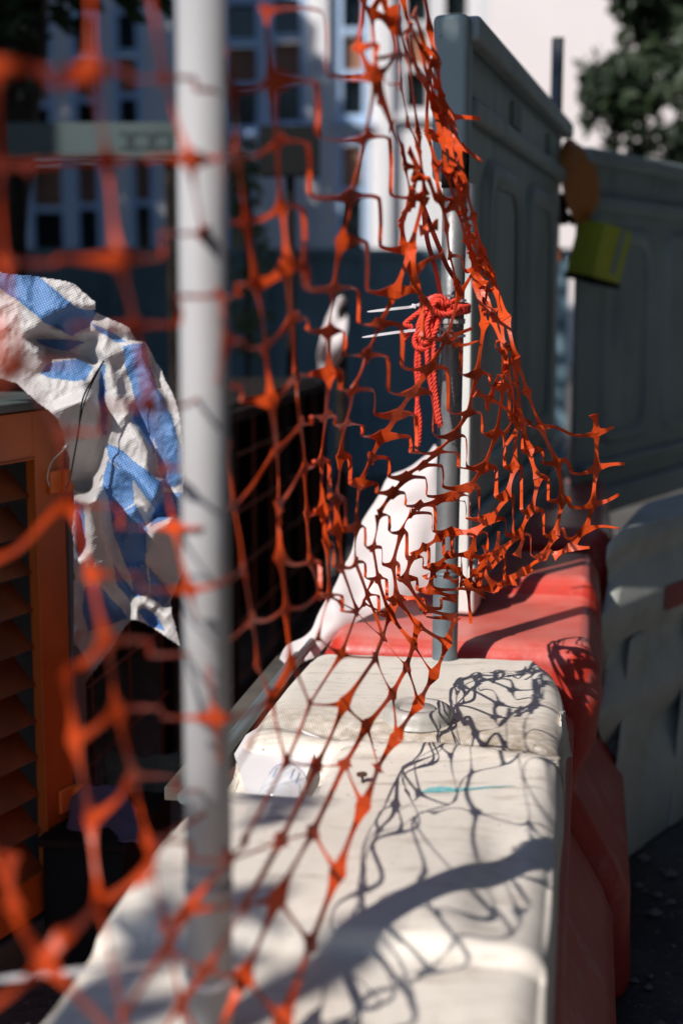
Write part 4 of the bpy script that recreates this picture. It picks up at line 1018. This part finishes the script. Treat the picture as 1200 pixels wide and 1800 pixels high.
def zed(a, b, mid=None):
    dx, dy = b[0]-a[0], b[1]-a[1]
    sgn = 1 if dx > 0 else -1
    k = .46+jit(.06); r = min(10, abs(dy)*.15+2)
    dz = .012+abs(jit(.014))
    h = .035+jit(.015)
    p = [(a[0], a[1], 0), (a[0]+dx*(k-.20), a[1]-abs(dy)*.02, dz*.3), (a[0]+dx*(k-h), a[1]+dy*.015, dz*.8), (a[0]+dx*(k+.01), a[1]+dy*.10, dz), (a[0]+dx*(k+.03), a[1]+dy*.5, dz*.4),
         (a[0]+dx*(k+.02), b[1]-dy*.12, -dz*.8), (a[0]+dx*(k+.03+h), b[1]-dy*.01, -dz), (a[0]+dx*(k+.24), b[1]+abs(dy)*.03, -dz*.3), (b[0], b[1], 0)]
    big = 470 < a[0] < 860 and a[1] < 900
    near = a[0] < 300
    tape(p, w0=.0021 if near else .0030, flare=.0092 if big else (.0052 if near else .0070), sig=.021 if big else .014, twist=(1.0+jit(.6))*(1 if RN.random() < .7 else -1))
def sag(a, b, s=.12):
    dx, dy = b[0]-a[0], b[1]-a[1]
    tape([(a[0], a[1], 0), (a[0]+dx*.5+jit(3), a[1]+dy*.5+abs(dx)*s+jit(3), jit(.01)), (b[0], b[1], 0)], w0=.0021 if a[0] < 420 else .0028, flare=.0050 if a[0] < 420 else .0066, twist=jit(.7))
def stub(a, b, lift=0):
    dx, dy = b[0]-a[0], b[1]-a[1]
    tape([(a[0], a[1], 0), (a[0]+dx*.5, a[1]+dy*.5+lift, -.004), (b[0], b[1], -.010)], f1=False, tw2=jit(.9))
cK = [(-12, 120), (0, 290), (8, 462), (30, 640), (108, 762), (124, 890), (160, 1010), (186, 1125), (207, 1245), (235, 1365), (262, 1480), (290, 1622), (318, 1762), (335, 1900)]
cJ = [(-160, 480), (-120, 640), (-20, 800), (32, 965), (112, 1045), (118, 1180), (130, 1300), (160, 1440), (175, 1590), (110, 1645), (80, 1692)]
cM = [(158, -30), (160, 123), (190, 283), (207, 455), (238, 572), (265, 712), (287, 823), (307, 927), (332, 1037), (362, 1150), (378, 1262), (392, 1390), (405, 1511), (330, 1597), (290, 1628)]
cN = [(262, -20), (287, 137), (334, 280), (357, 410), (388, 520), (398, 600), (380, 680), (402, 785), (412, 890), (430, 1000), (442, 1090), (452, 1170), (477, 1227)]
cP = [(385, 13), (408, 158), (418, 275), (432, 390), (450, 500), (466, 610), (476, 705), (486, 790), (490, 890), (492, 980), (503, 1070), (513, 1163)]
cQ = [(467, 17), (480, 142), (487, 250), (495, 365), (504, 467), (513, 560), (520, 660), (527, 747), (535, 822), (540, 905), (547, 987), (562, 1045)]
cS = [(600, -40), (652, 25), (662, 134), (642, 242), (617, 346), (600, 425), (586, 507), (577, 582), (580, 657), (573, 732), (565, 810), (567, 897), (573, 955), (578, 1047)]
cT = [(690, 10), (718, 100), (735, 235), (747, 345), (722, 437), (695, 512), (667, 570), (645, 625), (620, 685), (606, 747), (598, 803), (592, 875), (594, 930), (600, 997), (627, 1075)]
cU = [(845, 455), (807, 517), (785, 595), (755, 647), (724, 690), (697, 729), (672, 767), (652, 805), (632, 850), (627, 925), (624, 988), (645, 1046), (673, 1120), (660, 1156)]
cV = [(848, 500), (850, 570), (838, 658), (822, 725), (795, 766), (767, 795), (740, 818), (712, 839), (690, 866), (665, 905), (655, 962), (664, 1017), (685, 1080), (727, 1133), (715, 1172)]
cW = [(865, 560), (887, 610), (884, 680), (872, 763), (850, 822), (825, 857), (797, 872), (767, 881), (737, 889), (722, 902), (706, 936), (690, 992), (697, 1052), (735, 1100), (785, 1130)]
cX = [(890, 640), (908, 735), (904, 820), (890, 872), (862, 912), (832, 936), (797, 935), (770, 946), (745, 962), (724, 978), (711, 1017), (745, 1070), (800, 1085)]
cY = [(905, 630), (917, 742), (930, 790), (945, 840), (932, 897), (912, 940), (880, 968), (857, 982), (825, 975), (790, 975), (762, 998), (755, 1037), (802, 1052)]
cZ = [(862, 480), (890, 560), (905, 630), (925, 688), (950, 750), (979, 814), (987, 880), (975, 940), (955, 977), (920, 1005), (892, 1020), (867, 1035), (830, 1028), (800, 1000), (775, 990)]
cA = [(1043, 728), (1048, 760), (1048, 822), (1042, 885), (1030, 930), (1003, 962), (972, 978)]
for c in (cK, cM, cN): column(c, w0=.0011, fl=.0056)
column(cJ[5:], w0=.0014, fl=.005)
for c in (cP, cQ, cS): column(c, w0=.0021, fl=.0070)
for c in (cT, cU, cV, cW, cX, cY, cZ, cA): column(c)
def pair(L_, R_, off, lo=-1e9, hi=1e9, maxd=70, fn=zed):
    for a in L_:
        if not lo <= a[1] <= hi: continue
        b = min(R_, key=lambda q: abs(q[1]-(a[1]+off))+.15*abs(q[0]-a[0]))
        if abs(b[1]-(a[1]+off)) < maxd: fn(a, b)
pair(cJ[5:], cK, -80, 1150, 1450, 90, sag); pair(cK, cM, -10, 100, 1700, 90, zed)
pair(cM, cN, -20, 50, 700, 90, zed); pair(cM, cN, -45, 701, 1300, 90, sag)
pair(cN, cP, 20, 0, 700, 80); pair(cN[::2], cP, -50, 701, 1250, 90, sag)
pair(cP, cQ, -30, 80, 1200, 60, sag)
pair(cQ, cS, 100, 0, 450, 70); pair(cQ, cS, 20, 451, 1050, 60)
pair(cS, cT, 90, 230, 500, 60); pair(cS, cT, 40, 501, 1050, 45)
pair(cT, cU, 80, 500, 640, 60); pair(cT, cU, 35, 641, 900, 45); pair(cT, cU, 20, 901, 1050, 40, sag)
pair(cU, cV, 70, 590, 745, 50); pair(cU, cV, 30, 746, 1050, 40)
pair(cV, cW, 50, 640, 780, 45); pair(cV, cW, 25, 781, 1020, 40)
pair(cW, cX, 45, 600, 830, 45); pair(cW, cX, 35, 831, 1060, 45)
pair(cX, cY, 60, 600, 900, 50); pair(cX, cY, 30, 901, 1080, 50)
pair(cY, cZ, 30, 600, 860, 50); pair(cY, cZ, 45, 861, 1060, 50)
# right-hand free edge: exact links and cut stubs
tape([(950, 750, 0), (975, 751, -.01), (1008, 765, -.005), (1040, 764, 0), (1048, 760, 0)], twist=.5)
tape([(979, 814, 0), (993, 809, -.01), (1001, 820, .01), (1006, 832, -.01), (1026, 832, 0), (1048, 822, 0)], twist=.9)
tape([(987, 880, 0), (998, 878, -.01), (1002, 890, 0), (1025, 892, 0), (1042, 885, 0)], twist=.6)
tape([(982, 932, -.01), (988, 930, -.02), (995, 945, -.01), (1008, 946, -.005), (1020, 934, 0), (1030, 930, 0)], f0=False, twist=.8)
for a, b, l in (((1048, 760), (1078, 750), 2), ((1048, 822), (1097, 815), -2), ((1042, 885), (1087, 869), 4), ((1030, 930), (1087, 929), -4), ((1003, 962), (1035, 963), 1), ((955, 977), (967, 966), 0),
                ((785, 206), (842, 208), -1), ((805, 256), (845, 285), -3), ((872, 975), (876, 934), 0), ((908, 978), (919, 947), 0), ((830, 970), (834, 944), 0), ((822, 1030), (827, 1096), 0),
                ((917, 742), (888, 783), 0), ((860, 700), (876, 658), 0), ((793, 605), (840, 600), 4), ((795, 590), (830, 577), 0), ((920, 1005), (935, 1003), 0), ((892, 1020), (908, 1027), 0), ((867, 1035), (877, 1037), 0)):
    stub(a, b, l)
for k in range(2): tape([(836, 690, -.05), (850, 697, -.05), (860, 702, -.05)], twist=.3)
tape([(860, 702, -.05), (880, 712, -.04), (905, 733, -.01)], twist=.4); tape([(860, 702, -.05), (856, 715, -.05), (858, 722, -.05)], f1=False)
tape([(848, 985, 0), (853, 1010, -.02), (868, 1030, -.01)], twist=.4); tape([(815, 1022, -.02), (830, 1035, -.03), (850, 1044, -.02)], twist=.9)
# tight bunch climbing from the knot to the top of the frame
B1 = [(640, -10), (627, 85), (651, 125), (668, 175), (689, 222), (706, 262), (712, 292), (723, 345), (704, 390), (708, 430), (722, 470), (730, 500), (748, 530), (760, 548)]
B2 = [(672, -10), (688, 42), (700, 95), (704, 150), (716, 215), (735, 262), (742, 310), (747, 345)]
B3 = [(705, -10), (722, 50), (742, 90), (752, 140), (750, 235), (765, 290), (775, 350), (785, 400), (790, 450), (800, 500), (807, 517)]
B4 = [(740, -20), (755, 50), (768, 110), (775, 170), (785, 235), (795, 290), (808, 345), (822, 400), (830, 450), (836, 500), (850, 570)]
B5 = [(728, 20), (748, 90), (768, 150), (792, 205), (806, 260), (818, 330), (832, 380), (847, 440), (862, 480)]
B6 = [(715, 60), (735, 130), (762, 185), (775, 240), (783, 300), (800, 360), (818, 420), (838, 470), (848, 500), (866, 560)]
B7 = [(752, 120), (772, 200), (790, 250), (804, 310), (815, 370), (828, 420), (852, 460), (872, 510), (880, 560), (890, 640)]
B8 = [(718, 262), (735, 300), (722, 350)]
for i, c in enumerate((B1, B2, B3, B4, B5, B6, B7, B8)): column(c, w0=.0027, fl=.0050)
BB = [B1, B2, B3, B6, B5, B4, B7]
for i in range(len(BB)-1):
    for a in BB[i][1:-1]:
        b = min(BB[i+1], key=lambda q: abs(q[1]-(a[1]+26)))
        if abs(b[1]-a[1]-26) < 28 and RN.random() < .6:
            tape([(a[0], a[1], 0), ((a[0]+b[0])/2+jit(9), (a[1]+b[1])/2-8+jit(8), jit(.03)), ((a[0]+b[0])/2+jit(9), (a[1]+b[1])/2+10+jit(8), jit(.03)), (b[0], b[1], 0)], flare=.006, twist=jit(1.6))
for i, (a, b) in enumerate((((662, 134), (689, 222)), ((662, 134), (700, 95)), ((722, 437), (730, 500)), ((652, 25), (672, -10)), ((652, 25), (688, 42)), ((742, 400), (767, 395)), ((737, 405), (770, 395)), ((730, 475), (777, 448)), ((712, 374), (731, 355)))):
    tape([(a[0], a[1], 0), ((a[0]+b[0])/2, (a[1]+b[1])/2+jit(6), -.01), (b[0], b[1], 0)], twist=jit(.8))
for k in range(14):     # frayed snarl where the bunch hangs down past the pole
    y0 = RN.uniform(300, 740); x0 = 790+(y0-300)*.28+jit(14)
    x1 = x0+jit(22); y1 = y0+RN.uniform(15, 48)
    tape([(x0, y0, jit(.02)), ((x0+x1)/2+jit(12), (y0+y1)/2, jit(.03)), (x1, y1, jit(.02))], w0=.0024, flare=.003, twist=jit(2.2))
for k in range(9):     # gathered tangle at the lowest point
    a = (RN.uniform(765, 860), RN.uniform(965, 1030)); b = (a[0]+jit(30), a[1]+jit(22))
    tape([(a[0], a[1], jit(.02)), ((a[0]+b[0])/2+jit(8), (a[1]+b[1])/2+jit(12), jit(.03)), (b[0], b[1], jit(.02))], flare=.004, twist=jit(2))
# stretched diamonds along the slanting lower edge
D0 = [(800, 1085), (785, 1130), (762, 1186), (735, 1237), (696, 1297), (664, 1350), (638, 1417), (593, 1535), (546, 1659), (497, 1795), (470, 1870)]
D1 = [(735, 1100), (727, 1133), (715, 1172), (689, 1220), (644, 1275), (606, 1342), (550, 1462), (487, 1579), (429, 1717), (372, 1850)]
D2 = [(697, 1052), (685, 1080), (673, 1120), (660, 1156), (604, 1237), (557, 1345), (495, 1475), (432, 1590), (362, 1706), (318, 1764), (250, 1870)]
D3 = [(655, 1020), (640, 1060), (627, 1075), (600, 1150), (544, 1237), (503, 1339), (430, 1478), (405, 1511), (330, 1597), (292, 1665), (215, 1790)]
D4 = [(600, 1060), (578, 1047), (560, 1120), (513, 1163), (477, 1227), (440, 1310), (375, 1421), (277, 1481), (257, 1537), (175, 1590), (80, 1692)]
for D in (D0, D1, D2, D3, D4):
    for a, b in zip(D[:-1], D[1:]):
        big = .0034 if a[1] > 1150 else .0030
        nf = .62 if D in (D3, D4) or a[0] < 400 else 1
        tape([(a[0], a[1], 0), ((a[0]+b[0])/2+jit(2), (a[1]+b[1])/2, jit(.006)), (b[0], b[1], 0)], w0=big*nf, flare=.0080*nf, sig=.015, twist=jit(.5))
def cross(Da, Db, pairs):
    for i, j in pairs:
        a, b = Da[i], Db[j]; tape([(a[0], a[1], 0), ((a[0]+b[0])/2+jit(2), (a[1]+b[1])/2+2, .004), (b[0], b[1], 0)], w0=.0017, flare=.0055, sig=.012, twist=jit(.9))
cross(D1, D0, [(0, 1), (1, 2), (2, 3), (3, 4), (4, 5), (5, 6), (6, 7), (7, 8), (8, 9), (9, 10)])
cross(D2, D1, [(0, 0), (1, 1), (2, 2), (3, 3), (4, 4), (5, 5), (6, 6), (7, 7), (8, 8), (9, 9)])
cross(D3, D2, [(1, 1), (2, 2), (3, 3), (4, 4), (5, 5), (7, 6), (8, 7), (9, 8), (10, 10)])
cross(D4, D3, [(1, 2), (2, 3), (3, 4), (4, 5), (6, 7), (9, 10)])
# big near strands at the far left
for p in ([(-60, 300), (0, 288), (62, 296)], [(20, 1500), (25, 1600), (80, 1692)], [(80, 1692), (150, 1765), (210, 1830)], [(-60, 1800), (20, 1745), (80, 1692)], [(-30, 1480), (15, 1560), (25, 1600)],
          [(-40, 110), (60, 120), (100, 150), (160, 123)], [(-20, 560), (5, 655), (30, 640)], [(-30, 990), (32, 965), (95, 900), (124, 890)], [(-60, 660), (0, 680), (30, 640)]):
    tape([(x, y, 0) for x, y in p], w0=.0028, flare=.006)
o = net.build('safety_net', M['net'])
tag(o, 'torn orange plastic safety mesh strung across the picture and bunched on the centre pole', 'safety net')
pass
